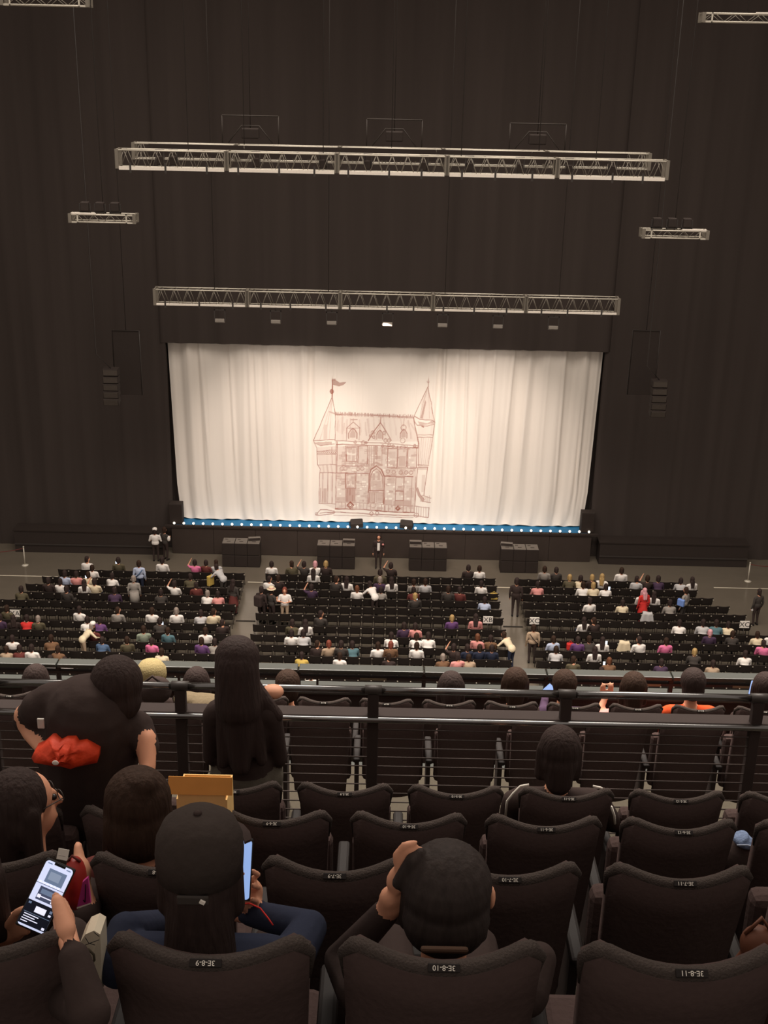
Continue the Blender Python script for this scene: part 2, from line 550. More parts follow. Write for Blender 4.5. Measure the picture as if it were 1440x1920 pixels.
# ground-floor windows
rect(437, 940, 532, 1075, 4, 0.6)
rect(447, 950, 522, 1065, 2, 0.5)
stroke([(485, 940), (485, 1075)], 5, 0.3)
stroke([(437, 990), (532, 990)], 6, 0.3)
quad(450, 1005, 475, 1040, .35)
quad(495, 1005, 518, 1040, .35)
quad(435, 1080, 532, 1200, 0.42)
for x in (455, 480, 505):
    stroke([(x, 1082), (x, 1195)], 3, 0.55)
rect(905, 1100, 980, 1185, 3, 0.55)
rect(905, 975, 980, 1090, 3, 0.5)
quad(835, 975, 895, 1030, .3)
quad(890, 1190, 1060, 1235, 0.36)
quad(800, 1180, 880, 1225, 0.3)
quad(1010, 1100, 1080, 1160, 0.28)
quad(355, 1155, 440, 1200, 0.3)
for x in (985, 1055, 1090, 905, 805):
    stroke([(x, 970), (x, 1290)], 3, 0.45)
# plinth
stroke([(345, 1200), (640, 1212), (1090, 1240)], 3, 0.45)
stroke([(345, 1262), (560, 1268), (880, 1290), (1090, 1298)], 5, 0.6)
stroke([(200, 1300), (345, 1290), (700, 1312), (1090, 1325), (1222, 1340)], 3.5, 0.55)
stroke([(330, 1320), (700, 1330), (1080, 1342)], 3, 0.4)
for x in range(370, 1090, 34):
    stroke([(x, 1205 + (x - 350) * 0.05), (x, 1258 + (x - 350) * 0.05)], 3, rng.uniform(0.25, 0.5))
for cx, cy, r in ((485, 1230, 30), (933, 1258, 21)):
    wash([(cx, cy - r), (cx + r, cy), (cx, cy + r), (cx - r, cy)], 0)
    stroke([(cx, cy - r), (cx + r, cy), (cx, cy + r), (cx - r, cy), (cx, cy - r)], 5, 0.65, 0)
    stroke([(cx, cy - r / 2), (cx + r / 2, cy), (cx, cy + r / 2), (cx - r / 2, cy), (cx, cy - r / 2)], 3, 0.6, 0)
for x in (685, 738):
    ring(x, 1305, 16, 3, 0.5)
ring(1108, 1322, 22, 3, 0.5, 18)
# right tower
stroke([(1170, 165), (1120, 280), (1055, 420)], 2.4, 0.5)
stroke([(1170, 165), (1205, 300), (1225, 400), (1246, 480)], 2.6, 0.55)
stroke([(1165, 190), (1135, 300), (1110, 440)], 3, 0.3)
stroke([(1175, 190), (1190, 320), (1195, 440)], 3, 0.25)
wash([(1150, 280), (1160, 300), (1135, 445), (1112, 445)], 0.4)
stroke([(1172, 85), (1172, 168)], 3, 0.6)
stroke([(1153, 120), (1191, 118)], 3, 0.6)
ring(1172, 122, 8, 2, 0.5)
for pts in ([(1055, 422), (1105, 452), (1225, 455), (1246, 480)], [(1060, 470), (1085, 505), (1180, 508), (1240, 490)], [(1070, 520), (1108, 668)], [(1085, 590), (1235, 585)], [(1090, 612), (1230, 608)],
            [(1246, 485), (1230, 640), (1200, 868)], [(1108, 668), (1112, 870)], [(1105, 862), (1205, 862)], [(1112, 885), (1198, 882)], [(1198, 880), (1185, 1000), (1172, 1135)], [(1105, 885), (1092, 1235)],
            [(1100, 1080), (1120, 1140), (1165, 1195)], [(1112, 1070), (1135, 1130), (1180, 1180)], [(1165, 1140), (1240, 1165)], [(1085, 1238), (1225, 1252)], [(1225, 1250), (1222, 1340)], [(1150, 1190), (1235, 1205)]):
    stroke(pts, 3, 0.5)
wash([(1090, 470), (1110, 505), (1240, 485), (1225, 455), (1180, 485)], 0.3)
quad(1110, 870, 1200, 905, 0.2)
quad(1148, 950, 1180, 1110, 0.16)
wash([(1100, 1075), (1125, 1145), (1170, 1195), (1180, 1180), (1140, 1130), (1115, 1070)], 0.4)
for x in (1130, 1150, 1172, 1195, 1215):
    stroke([(x, 620), (1105 + (x - 1105) * 0.75, 860)], 2, 0.25)
    stroke([(x - 20, 1245), (x - 20, 1335)], 3, 0.35)
for x in np.arange(1140, 1240, 17):
    stroke([(x, 1145 + rng.uniform(-10, 10)), (x + 3, 1195)], 4, 0.3)
stroke([(1130, 515), (1145, 518)], 5, 0.7, 0)

# cloth
half_w = lambda z: np.interp(z, [1.45, 2.1, 3.2, 10.3], [9.80, 9.93, 10.03, 10.2])
c0, c1, c2 = at(560, 690, Y=CURT_Y - 0.1), at(860, 690, Y=CURT_Y - 0.1), at(560, 990, Y=CURT_Y - 0.1)
A = np.array([[c1.x - c0.x, c2.x - c0.x], [c1.z - c0.z, c2.z - c0.z]]) / 1440
Ai = np.linalg.inv(A)
us = np.unique(np.concatenate([np.linspace(-1, 1, 360), np.linspace(-0.345, 0.285, 330)]))
z_lo, z_hi = STAGE_Z + 0.01, CT_TOP + 0.25
zs = np.unique(np.concatenate([np.linspace(z_lo, z_hi, 60), np.linspace(1.6, 8.6, 330)]))
U, Zg = np.meshgrid(us, zs)
Xg = U * half_w(Zg)
fold = np.zeros_like(Xg)
for k in range(9):
    fr, ph, a_ = rng.uniform(1.5, 9), rng.uniform(0, 6.28), rng.uniform(0.4, 1)
    s_ = np.sin(U * 10 * fr + ph + 0.25 * np.sin(Zg * 0.35 + ph))
    fold += a_ * (np.sign(s_) * np.abs(s_) ** 1.6) / math.sqrt(fr)
crease = np.zeros_like(Xg)
for k in range(46):
    xc, wdt, a_ = rng.uniform(-10, 10), rng.uniform(0.04, 0.11), rng.uniform(0.4, 1.0)
    dr = rng.uniform(-0.03, 0.03)
    crease -= a_ * np.exp(-((U * 10 - xc - dr * (Zg - 6)) / wdt) ** 2) * np.clip((Zg - rng.uniform(0, 3)) / 3, 0, 1)
centre = 1 - 0.72 * np.exp(-((U * 10 + 0.4) / 3.2) ** 4)
low = np.exp(-(Zg - 1.45) / 0.55)
flare = np.sin(U * 10 * 7.3 + 0.8 * np.sin(U * 21)) + 0.6 * np.sin(U * 10 * 12.1 + 1)
Yg = CURT_Y + (0.07 * fold + 0.085 * crease) * centre * (1 - 0.5 * low) - 0.07 * low * flare * 0.6 - 0.16 * low
Yg += 0.10 * np.exp(-((np.abs(U) - 1.0) / 0.02) ** 2)
Zg2 = Zg - 0.06 * low * (Zg > 1.5) * 0 + 0.035 * np.exp(-(Zg - 1.45) / 0.12) * (flare + 1.4)
nx, nz_ = len(us), len(zs)
verts = np.stack([Xg, Yg, Zg2], -1).reshape(-1, 3)
idx = np.arange(nx * nz_).reshape(nz_, nx)
faces = np.stack([idx[:-1, :-1], idx[:-1, 1:], idx[1:, 1:], idx[1:, :-1]], -1).reshape(-1, 4)
me = bpy.data.meshes.new('cloth')
me.vertices.add(len(verts))
me.vertices.foreach_set('co', verts.ravel().astype(np.float32))
me.loops.add(faces.size)
me.loops.foreach_set('vertex_index', faces.ravel().astype(np.int32))
me.polygons.add(len(faces))
me.polygons.foreach_set('loop_start', np.arange(0, faces.size, 4, dtype=np.int32))
me.polygons.foreach_set('use_smooth', np.ones(len(faces), bool))
me.update(calc_edges=True)
q = np.stack([Xg - c0.x, Zg - c0.z], -1).reshape(-1, 2) @ Ai.T / 2
qi = np.clip(q, 0, S - 1.01)
ins = ((q >= 0) & (q < S - 1)).all(1)
i0 = qi.astype(int)
fx, fy = (qi - i0).T
px_, py_ = i0.T
py1, px1 = np.minimum(py_ + 1, S - 1), np.minimum(px_ + 1, S - 1)
val = (paint[py_, px_] * (1 - fx) * (1 - fy) + paint[py_, px1] * fx * (1 - fy) + paint[py1, px_] * (1 - fx) * fy + paint[py1, px1] * fx * fy) * ins
val = np.clip(val * 1.45, 0, 1)
ca = me.color_attributes.new('paint', 'FLOAT_COLOR', 'POINT')
ca.data.foreach_set('color', np.repeat(val[:, None], 4, 1).ravel().astype(np.float32))
M_cloth = bpy.data.materials.new('stage_curtain_cloth')
M_cloth.use_nodes = True
nt = M_cloth.node_tree
pb = nt.nodes['Principled BSDF']
pb.inputs['Roughness'].default_value = 0.95
pb.inputs['Specular IOR Level'].default_value = 0.05
va = nt.nodes.new('ShaderNodeVertexColor')
va.layer_name = 'paint'
mx = nt.nodes.new('ShaderNodeMix')
mx.data_type = 'RGBA'
mx.inputs[6].default_value = (*lin((236, 227, 216)), 1)
mx.inputs[7].default_value = (*lin((150, 84, 66)), 1)
nt.links.new(va.outputs['Color'], mx.inputs[0])
nt.links.new(mx.outputs[2], pb.inputs['Base Color'])
me.materials.append(M_cloth)
cu = thing('stage_curtain', 'pale cream stage curtain with a brown castle sketch', 'curtain', (0, 0, 0))
link('cloth', me, cu)
MB().box((-10.3, 55.15, CT_TOP + 0.25), (10.3, 55.3, CT_TOP + 0.4)).build('curtain_rail', M_dkmetal, cu)

# ------------------------------------------------------------------ speakers and boxes at the stage


def wedge(loc, rz, label):
    t = thing('monitor_speaker', label, 'speaker', loc, rz)
    vs = [(-0.3, -0.22, 0), (0.3, -0.22, 0), (0.3, 0.24, 0), (-0.3, 0.24, 0), (-0.3, -0.22, 0.2), (0.3, -0.22, 0.2), (0.3, -0.05, 0.4), (-0.3, -0.05, 0.4), (0.3, 0.24, 0.12), (-0.3, 0.24, 0.12)]
    fs = [(3, 2, 1, 0), (0, 1, 5, 4), (4, 5, 6, 7), (7, 6, 8, 9), (9, 8, 2, 3), (1, 2, 8, 6, 5), (0, 4, 7, 9, 3)]
    MB().add(vs, fs).build('cabinet', M_cab, t)
    g = Vector((0, 0.29, 0.28)).normalized()
    MB().add([(-0.27, -0.02, 0.405), (0.27, -0.02, 0.405), (0.27, 0.23, 0.155), (-0.27, 0.23, 0.155)], [(0, 3, 2, 1)]).build('grille', M_black, t)
    MB().box((-0.1, -0.235, 0.08), (0.1, -0.215, 0.13)).build('handle', M_dkmetal, t)


p = at(668, 990, Z=STAGE_Z)
wedge((-1.24, STAGE_Y + 0.42, STAGE_Z), math.radians(12), 'black wedge monitor speaker at the castle drawing, the left of the pair')
wedge((1.22, STAGE_Y + 0.42, STAGE_Z), math.radians(-12), 'black wedge monitor speaker at the castle drawing, the right of the pair')
for s, lab in ((-1, 'left'), (1, 'right')):
    t = thing('speaker_cabinet', 'tall black speaker box at the lower %s corner of the curtain' % lab, 'speaker', (s * 10.0, STAGE_Y + 0.42, STAGE_Z))
    MB().box((-0.32, -0.25, 0), (0.32, 0.25, 1.05), ch=0.02).build('cabinet', M_cab, t)
    MB().box((-0.28, -0.265, 0.05), (0.28, -0.25, 1.0)).build('grille', M_black, t)

cab = MB().box((-0.295, 0, 0), (0.295, 0.72, 0.595), ch=0.012).mesh('cabinet', M_cab)
grl = MB().box((-0.27, -0.012, 0.03), (0.27, 0, 0.56)).mesh('grille', M_black)
lid = MB().box((-0.28, 0.02, 0.595), (0.28, 0.7, 0.603)).mesh('lid', M_cabtop)
hnd = MB().box((-0.09, 0.24, 0.603), (0.09, 0.29, 0.613)).box((-0.2, 0.5, 0.603), (-0.06, 0.58, 0.608)).mesh('handle', M_cab)
names4 = ['leftmost', 'second from left', 'third from left', 'rightmost']
for k, (xa, xb) in enumerate(((418, 486), (597, 663), (769, 836), (941, 1008))):
    xm = (at(xa, 1040, Y=52.7).x + at(xb, 1040, Y=52.7).x) / 2
    for c in range(3):
        for r_ in range(2):
            o = thing('subwoofer', 'black %s subwoofer, %s in the %s stack before the stage' % (('lower', 'upper')[r_], ('left', 'middle', 'right')[c], names4[k]), 'speaker', (xm + (c - 1) * 0.6, 52.62, r_ * 0.605), 0, 'subwoofers before the stage')
            link('cabinet', cab, o)
            link('grille', grl, o)
            if r_:
                link('lid', lid, o)
                link('handle', hnd, o)
    sgn = (1, 1, -1, -1)[k]
    t = thing('front_fill_speaker', 'small flat grey speaker lying on the %s subwoofer stack' % names4[k], 'speaker', (xm + sgn * 0.6, 53.12, 1.21), math.radians((10, 0, 0, -8)[k]))
    MB().box((-0.29, -0.1, 0), (0.29, 0.1, 0.14), ch=0.012).build('cabinet', M_cabtop, t)
    MB().box((-0.27, -0.108, 0.015), (0.27, -0.1, 0.125)).build('grille', M_cab, t)

# floor marks: children of the floor
for xa, xb, y in ((-17.9, -15.0, 51.05), (-6.15, -5.45, 50.9), (5.4, 6.2, 50.9), (15.6, 18.6, 51.4)):
    MB().box((xa, y - 0.035, 0), (xb, y + 0.035, 0.006)).build('floor_tape', M_tape, fl)
for xa, xb in ((-6.2, -5.35), (5.35, 6.2)):
    MB().box((xa, 46.72, 0), (xb, 46.84, 0.012)).build('cable_cover', M_seam, fl)


def stanchion(x, y, rope_to, label):
    t = thing('rope_stanchion', label, 'stanchion', (x, y, 0))
    MB().lathe([(0.16, 0), (0.16, 0.02), (0.05, 0.05)], 14).build('base', M_alu, t)
    MB().tube([(0, 0, 0.04), (0, 0, 0.93)], 0.028, 8).build('post', M_alu, t)
    MB().ball((0, 0, 0.95), 0.04, 6).build('finial', M_alu, t)
    e = Vector(rope_to) - Vector((x, y, 0))
    pts = [Vector((0, 0, 0.88)).lerp(Vector((e.x, e.y, 0.88)), k / 8) - Vector((0, 0, 0.5 * (k / 8) * (1 - k / 8))) for k in range(9)]
    MB().tube(pts, 0.018, 6).build('rope', cloth('maroon'), t)


p = at(47, 1060, Z=0)
stanchion(p.x, p.y, (p.x - 2.2, p.y - 0.5, 0), 'metal stanchion with a rope on the floor left of the stage')
p = at(1402, 1090, Z=0)
stanchion(p.x, p.y, (p.x + 2.2, p.y + 0.1, 0), 'metal stanchion with a rope on the floor right of the stage')

# ------------------------------------------------------------------ trusses and hanging gear


def truss_section(L, h, d, bays, r=0.024):
    """chords along +x from 0 to L; returns meshes (chords, lacing, end frames)."""
    ch, la, fr = MB(), MB(), []
    for y in (0, d):
        for z in (0, h):
            ch.tube([(0, y, z), (L, y, z)], r, 6)
    st = L / bays
    for k in range(bays):
        a, b, m = k * st, (k + 1) * st, (k + 0.5) * st
        for y in (0, d):
            la.tube([(a + 0.04, y, 0), (m, y, h)], 0.013, 4)
            la.tube([(m, y, h), (b - 0.04, y, 0)], 0.013, 4)
        la.tube([(a, 0, h), (m, d, h)], 0.011, 4)
        la.tube([(m, d, 0), (b, 0, 0)], 0.011, 4)
    for x in (0.02, L - 0.02):
        e = MB()
        fr.append(e)
        for y in (0, d):
            e.box((x - 0.055, y - 0.03, -0.03), (x + 0.055, y + 0.03, h + 0.03))
        for z in (0, h):
            e.box((x - 0.02, 0, z - 0.03), (x + 0.02, d, z + 0.03))
    return ch, la, fr


def truss(name, label, x0, x1, y, zb, h, d, nsec, bays, batten=None, rise=0.0, cables=()):
    t = thing(name, label, 'truss', ((x0 + x1) / 2, y, zb))
    L = (x1 - x0) / nsec
    ch, la, fr = truss_section(L, h, d, bays)
    m1, m2, m3 = ch.mesh('chord', M_alu), la.mesh('lacing', M_lace), [e.mesh('end_frame', M_lace) for e in fr]
    for k in range(nsec):
        s = link('truss_section', m1, t, (-(x1 - x0) / 2 + k * L, 0, 0))
        link('lacing', m2, s)
        for e in m3:
            link('end_frame', e, s)
        if batten:
            bz, bh = batten
            MB().box((0.08, -0.05, bz), (L - 0.08, 0.03, bz + bh)).build('batten', M_batten_glow if bh > 0.1 else M_aluw, s)
            for c in range(3):
                xx = L * (c + 0.3 + 0.25 * random.random()) / 3
                cl = MB().box((xx - 0.03, -0.06, bz - 0.09), (xx + 0.03, -0.045, bz + bh + 0.12))
                cl = cl.box((xx - 0.02, -0.05, h - 0.03), (xx + 0.05, 0.04, h + 0.05)) if False else cl
                cl.build('clamp', M_dkmetal, s)
    for cx in cables:
        MB().tube([(cx, d / 2, h), (cx, d / 2, 34 - zb)], 0.014, 5).build('hoist_cable', M_dkmetal, t)
    return t


truss('lighting_truss', 'long silver lighting truss with a bright lower bar, the topmost across the hall', -8.64, 8.88, 39.55, 19.43, 0.54, 0.55, 5, 7, batten=(-0.06, 0.10), cables=(-6.5, -2.2, 2.2, 6.5))
rt = truss('rear_truss', 'plain silver truss close behind the topmost lighting truss', -8.66, 8.85, 42.25, 19.5, 0.5, 0.45, 5, 7, cables=(-5, 0, 5))
for k in range(5):
    b = MB()
    b.box((-8.1 + k * 3.24, 42.12, 19.62), (-8.1 + (k + 1) * 3.24 - 0.04, 42.17, 20.0))
    b.v = [(x - rt.location.x, y - rt.location.y + 0.05, z - rt.location.z) for x, y, z in b.v]
    b.build('masking_strip', M_black, rt)
truss('front_truss', 'silver truss with small lamps beneath, hanging just above the curtain', -8.72, 8.78, 45.05, 14.0, 0.56, 0.5, 5, 7, batten=(-0.02, 0.07), cables=(-6.5, -2.2, 2.2, 6.5))
for x0, x1, z, lab, w in ((-10.54, -8.37, 17.57, 'short silver side truss with dark lamps left of the lighting trusses', 'lower left'), (8.5, 10.66, 17.45, 'short silver side truss with dark lamps right of the lighting trusses', 'lower right'),
                          (-12.2, -9.48, 24.19, 'silver truss end cut off by the upper left corner', 'upper left'), (9.74, 12.6, 24.13, 'dim silver truss end near the upper right corner', 'upper right')):
    t = truss('side_truss', lab, x0, x1, 40.6, z, 0.24, 0.5, 1, 4, cables=(0.0,))
    e = MB()
    for xx in (-(x1 - x0) / 2, (x1 - x0) / 2 - 0.3):
        e.box((xx, -0.02, -0.03), (xx + 0.3, 0.0, 0.02)).box((xx, -0.02, 0.22), (xx + 0.3, 0.0, 0.27)).box((xx, -0.02, -0.03), (xx + 0.05, 0, 0.27)).box((xx + 0.25, -0.02, -0.03), (xx + 0.3, 0, 0.27))
    e.build('corner_block', M_alu, t)
    MB().box((-1.0 if x0 < 0 else 0.2, -0.03, 0.25), (-0.2 if x0 < 0 else 1.0, 0.03, 0.30)).build('top_plate', M_aluw, t)
    if z < 20:
        for j, dx in enumerate((-0.6, -0.1, 0.4)):
            b = thing('stage_lamp', 'dark lamp standing on the %s side truss, %s from the left' % (w, ORD[j + 1]), 'lamp', ((x0 + x1) / 2 + dx, 40.85, z + 0.27), 0, 'lamps on the side trusses')
            MB().box((-0.14, -0.12, 0.06), (0.14, 0.12, 0.36), ch=0.03).build('lamp_head', M_cab, b)
            MB().box((-0.19, -0.03, 0), (-0.15, 0.03, 0.3)).box((0.15, -0.03, 0), (0.19, 0.03, 0.3)).box((-0.19, -0.03, 0), (0.19, 0.03, 0.04)).build('yoke', M_dkmetal, b)

lens_m = mat('lamp_lens', (150, 146, 140), 0.2, 0.6)
for k, px in enumerate((300, 325, 480, 606, 690, 795, 880, 975, 1067, 1148)):
    p = at(px, 290 + (px - 217) * 0.022 + 6, Y=39.9)
    b = thing('moving_light', 'dark moving light inside the topmost truss, %s from the left' % ORD[k + 1], 'lamp', (p.x, 39.9, 19.5), random.uniform(-0.4, 0.4), 'moving lights in the topmost truss')
    MB().box((-0.1, -0.09, 0.0), (0.1, 0.09, 0.28), ch=0.03).build('lamp_head', M_black, b)
    MB().box((-0.14, -0.03, 0.1), (-0.11, 0.03, 0.46)).box((0.11, -0.03, 0.1), (0.14, 0.03, 0.46)).box((-0.14, -0.05, 0.42), (0.14, 0.05, 0.49)).build('yoke', M_dkmetal, b)
    MB().lathe([(0.07, 0), (0.07, 0.02)], 10, M=Matrix.Translation((0, 0, -0.021))).build('lens', lens_m, b)
for k, (px, py) in enumerate(((412, 588), (517, 591), (622, 594), (727, 596), (830, 598), (934, 600), (1038, 601))):
    p = at(px, py, Y=45.05)
    b = thing('flood_lamp', 'small pale flood lamp under the front truss, %s from the left' % ORD[k + 1], 'lamp', (p.x, 45.05, 13.36), 0, 'flood lamps under the front truss')
    MB().box((-0.18, -0.12, 0.0), (0.18, 0.14, 0.14), M=Matrix.Rotation(-0.25, 4, 'X'), ch=0.02).build('lamp_head', M_grey, b)
    MB().box((-0.21, -0.02, 0.05), (-0.18, 0.02, 0.5)).box((0.18, -0.02, 0.05), (0.21, 0.02, 0.5)).box((-0.21, -0.02, 0.46), (0.21, 0.02, 0.5)).build('yoke', M_dkmetal, b)
    MB().tube([(0, 0, 0.5), (0, 0, 0.625)], 0.025, 6).build('hanger', M_dkmetal, b)
for k, (xa, xb, ya) in enumerate(((416, 522, 216), (688, 792, 223), (957, 1062, 231))):
    p, q = at(xa, ya, Y=43.5), at(xb, ya + 2, Y=43.5)
    w = q.x - p.x
    t = thing('motor_gantry', 'faint dark pipe frame with a motor above the rear truss, %s from the left' % ORD[k + 1], 'gantry', (p.x, 43.5, 19.9), 0, 'pipe frames above the rear truss')
    hh = p.z - 19.9
    M_pipe = mat('frame_pipe', (62, 55, 50), 0.6, 0.3)
    MB().tube([(0, 0, 0), (0, 0, hh)], 0.02, 6).tube([(w, 0, 0), (w, 0, hh)], 0.02, 6).tube([(0, 0, hh), (w, 0, hh)], 0.025, 6).tube([(0, 0, 0.03), (w, 0, 0.03)], 0.02, 6).build('pipes', M_pipe, t)
    MB().box((w / 2 - 0.3, -0.15, 0.25), (w / 2 + 0.3, 0.15, 0.6), ch=0.04).build('motor', M_cab, t)
    MB().tube([(0.2, 0, 0.1), (w / 2 - 0.3, 0, 0.68), (w / 2 + 0.3, 0, 0.68), (w - 0.2, 0, 0.1)], 0.02, 6).build('bridle', M_pipe, t)
    MB().tube([(w / 2, 0, 0.6), (w / 2, 0, 14.1)], 0.014, 5).build('chain', M_dkmetal, t)
for k, (px, pa, pb_, lab) in enumerate(((208, 690, 745, 'left'), (1237, 712, 768, 'right'))):
    top = at(px, pa, Y=50.5)
    t = thing('line_array', 'hanging column of dark loudspeakers %s of the curtain' % lab, 'speaker', (top.x, 50.5, top.z - 1.6))
    for j in range(5):
        a = 0.05 + 0.05 * j
        Mx = Matrix.Translation((0, -0.04 * j, 1.3 - 0.31 * j)) @ Matrix.Rotation(a, 4, 'X')
        s = MB().box((-0.33, -0.2, 0), (0.33, 0.25, 0.29), M=Mx, ch=0.015).build('speaker_box', M_cab, t)
        MB().box((-0.3, -0.215, 0.03), (0.3, -0.2, 0.26), M=Mx).build('grille', M_grille, s)
    MB().tube([(0, 0, 1.58), (-0.6, 0, 2.2), (-0.6, 0, 34 - top.z + 1.6)], 0.02, 5).build('hoist_cable', M_dkmetal, t)
for px, lab in ((240, 'left'), (1205, 'right')):
    p = at(px, 690, Y=52)
    t = thing('hanging_screen', 'dim dark panel hanging %s of the curtain' % lab, 'panel', (p.x, 52, p.z - 1.2))
    MB().box((-0.6, -0.08, 0), (0.6, 0.08, 2.9), ch=0.02).build('panel', M_cab, t)
    MB().tube([(-0.6, -0.09, 0), (-0.6, -0.09, 2.9), (0.6, -0.09, 2.9), (0.6, -0.09, 0)], 0.025, 5).build('frame', M_dkmetal, t)
    MB().tube([(0, 0, 2.9), (0, 0, 34 - p.z + 1.2)], 0.015, 5).build('hoist_cable', M_dkmetal, t)

# ------------------------------------------------------------------ stalls: rows, chairs
ROWS = [(50.2 - 0.832 * k, 'f', k + 1) for k in range(6)] + [(44.95 - 0.89 * k, 'b', k + 1) for k in range(7)]
PITCH_X = 0.5
BLOCKS = {'left': lambda i: (-6.2 - 0.5 * int((17, 18, 19, 19, 21, 22, 20, 21, 21, 21, 21, 21, 21)[i]), -6.2), 'centre': lambda i: (-5.25, 5.25),
          'right': lambda i: (6.25, 6.25 + 0.5 * int((15, 16, 17, 18, 19, 19, 21, 21, 21, 21, 21, 21, 21)[i]))}


def row_phrase(kind, n):
    return '%s row from the stage' % ORD[n] if kind == 'f' else '%s row behind the cross aisle' % ORD[n]


chm = MB()
chm.box((-0.23, 0.0, 0.40), (0.23, 0.44, 0.46), ch=0.015)
# curved backrest with a slightly dipped top edge
n = 6
vs, fs = [], []
for j, z in enumerate((0.46, 0.62, 0.80)):
    for i in range(n + 1):
        u = -1 + 2 * i / n
        vs.append((u * 0.243, -0.02 - 0.03 * (1 - u * u) - 0.04 * j, z - (0.015 * (1 - u * u) if j == 2 else 0)))
for j in range(2):
    for i in range(n):
        a = j * (n + 1) + i
        fs.append((a, a + 1, a + n + 2, a + n + 1))
off = len(vs)
vs += [(x, y + 0.035, z) for x, y, z in vs]
fs += [tuple(reversed([i + off for i in q])) for q in fs]
rim = [0 + i for i in range(n + 1)] + [n + (n + 1) * j for j in (1, 2)] + [2 * (n + 1) + n - i for i in range(1, n + 1)] + [n + 1]
fs += [(rim[(i + 1) % len(rim)], rim[i], rim[i] + off, rim[(i + 1) % len(rim)] + off) for i in range(len(rim))]
chm.add(vs, fs)
for x in (-0.2, 0.2):
    chm.tube([(x, -0.04, 0), (x, -0.01, 0.46)], 0.014, 4)
    chm.tube([(x, 0.4, 0), (x, 0.38, 0.42)], 0.014, 4)
chm.lathe([(0.028, 0), (0.028, 0.012)], 6, mi=1, M=Matrix.Translation((0.25, -0.105, 0.72)) @ Matrix.Rotation(math.pi / 2, 4, 'X'))
chm.box((0.232, -0.1, 0.66), (0.262, -0.07, 0.8), mi=0)
chair_mesh = chm.mesh('stall_chair', [M_chair, M_knob])

slots = []
for i, (ry, kind, n_) in enumerate(ROWS):
    for bname, fn in BLOCKS.items():
        x0, x1 = fn(i)
        cnt = int(round((x1 - x0) / PITCH_X))
        for k in range(cnt):
            slots.append((ry, i, kind, n_, bname, x0 + (k + 0.5) * PITCH_X, k + 1))
slots.sort(key=lambda s: (s[0], abs(s[5])))
inview = [s for s in slots if abs(s[5] - 0.1) < 0.345 * (s[0] + 3)]
solo, rest = inview[:300], inview[300:]
for ry, i, kind, n_, bname, x, kk in solo:
    o = link('stall_chair', chair_mesh, None, (x, ry, 0))
    tag(o, 'black chair, %s from left in the %s, %s block' % (ORD[kk], row_phrase(kind, n_), bname), 'chair', 'black stall chairs')
bv = np.array([v.co[:] for v in chair_mesh.vertices])
bf = [tuple(p.vertices) for p in chair_mesh.polygons]
bmi = [p.material_index for p in chair_mesh.polygons]
big = MB()
for ry, i, kind, n_, bname, x, kk in rest:
    o = len(big.v)
    big.v += [(a + x, b + ry, c) for a, b, c in bv]
    big.f += [tuple(q + o for q in f) for f in bf]
    big.mi += bmi
    big.smooth += [False] * len(bf)
o = big.build('stall_chairs', [M_chair, M_knob])
tag(o, 'far rows of small black chairs nearest the stage', 'chairs')
o['kind'] = 'stuff'


def sign(px, py, s, y, label, dark=None):
    p = at(px, py, Y=y)
    t = thing('block_sign', label, 'sign', (p.x, y, 0))
    MB().box((-0.2, -0.012, p.z - 0.16), (0.2, 0.012, p.z + 0.16)).build('board', M_white, t)
    o = link('lettering', text_mesh(s, 0.3, M_ink), t, (0, -0.014, p.z - 0.005))
    o.rotation_euler = (math.pi / 2, 0, 0)
    MB().tube([(0, 0.02, 0), (0, 0.02, p.z - 0.1)], 0.015, 6).build('pole', M_dkmetal, t)
    MB().box((-0.2, -0.1, 0), (0.2, 0.14, 0.02)).build('foot', M_dkmetal, t)


sign(915, 1162, 'XB', 45.45, 'white sign lettered XB at the end of the centre block')
sign(1002, 1164, 'XC', 45.45, 'white sign lettered XC beside the right aisle')
sign(1396, 1171, 'XC', 45.45, 'white sign lettered XC at the far right')
sign(28, 1150, 'XA', 45.5, 'white sign at the far left, half hidden by a head')

# ------------------------------------------------------------------ people: shapes fused into one continuous surface


def ccap(a, b, ra, rb, m):
    return ('c', Vector(a), Vector(b), ra, rb, m)


def ell(c, r, m, R=None):
    return ('e', Vector(c), Vector(r), R or Matrix.Identity(3), m)


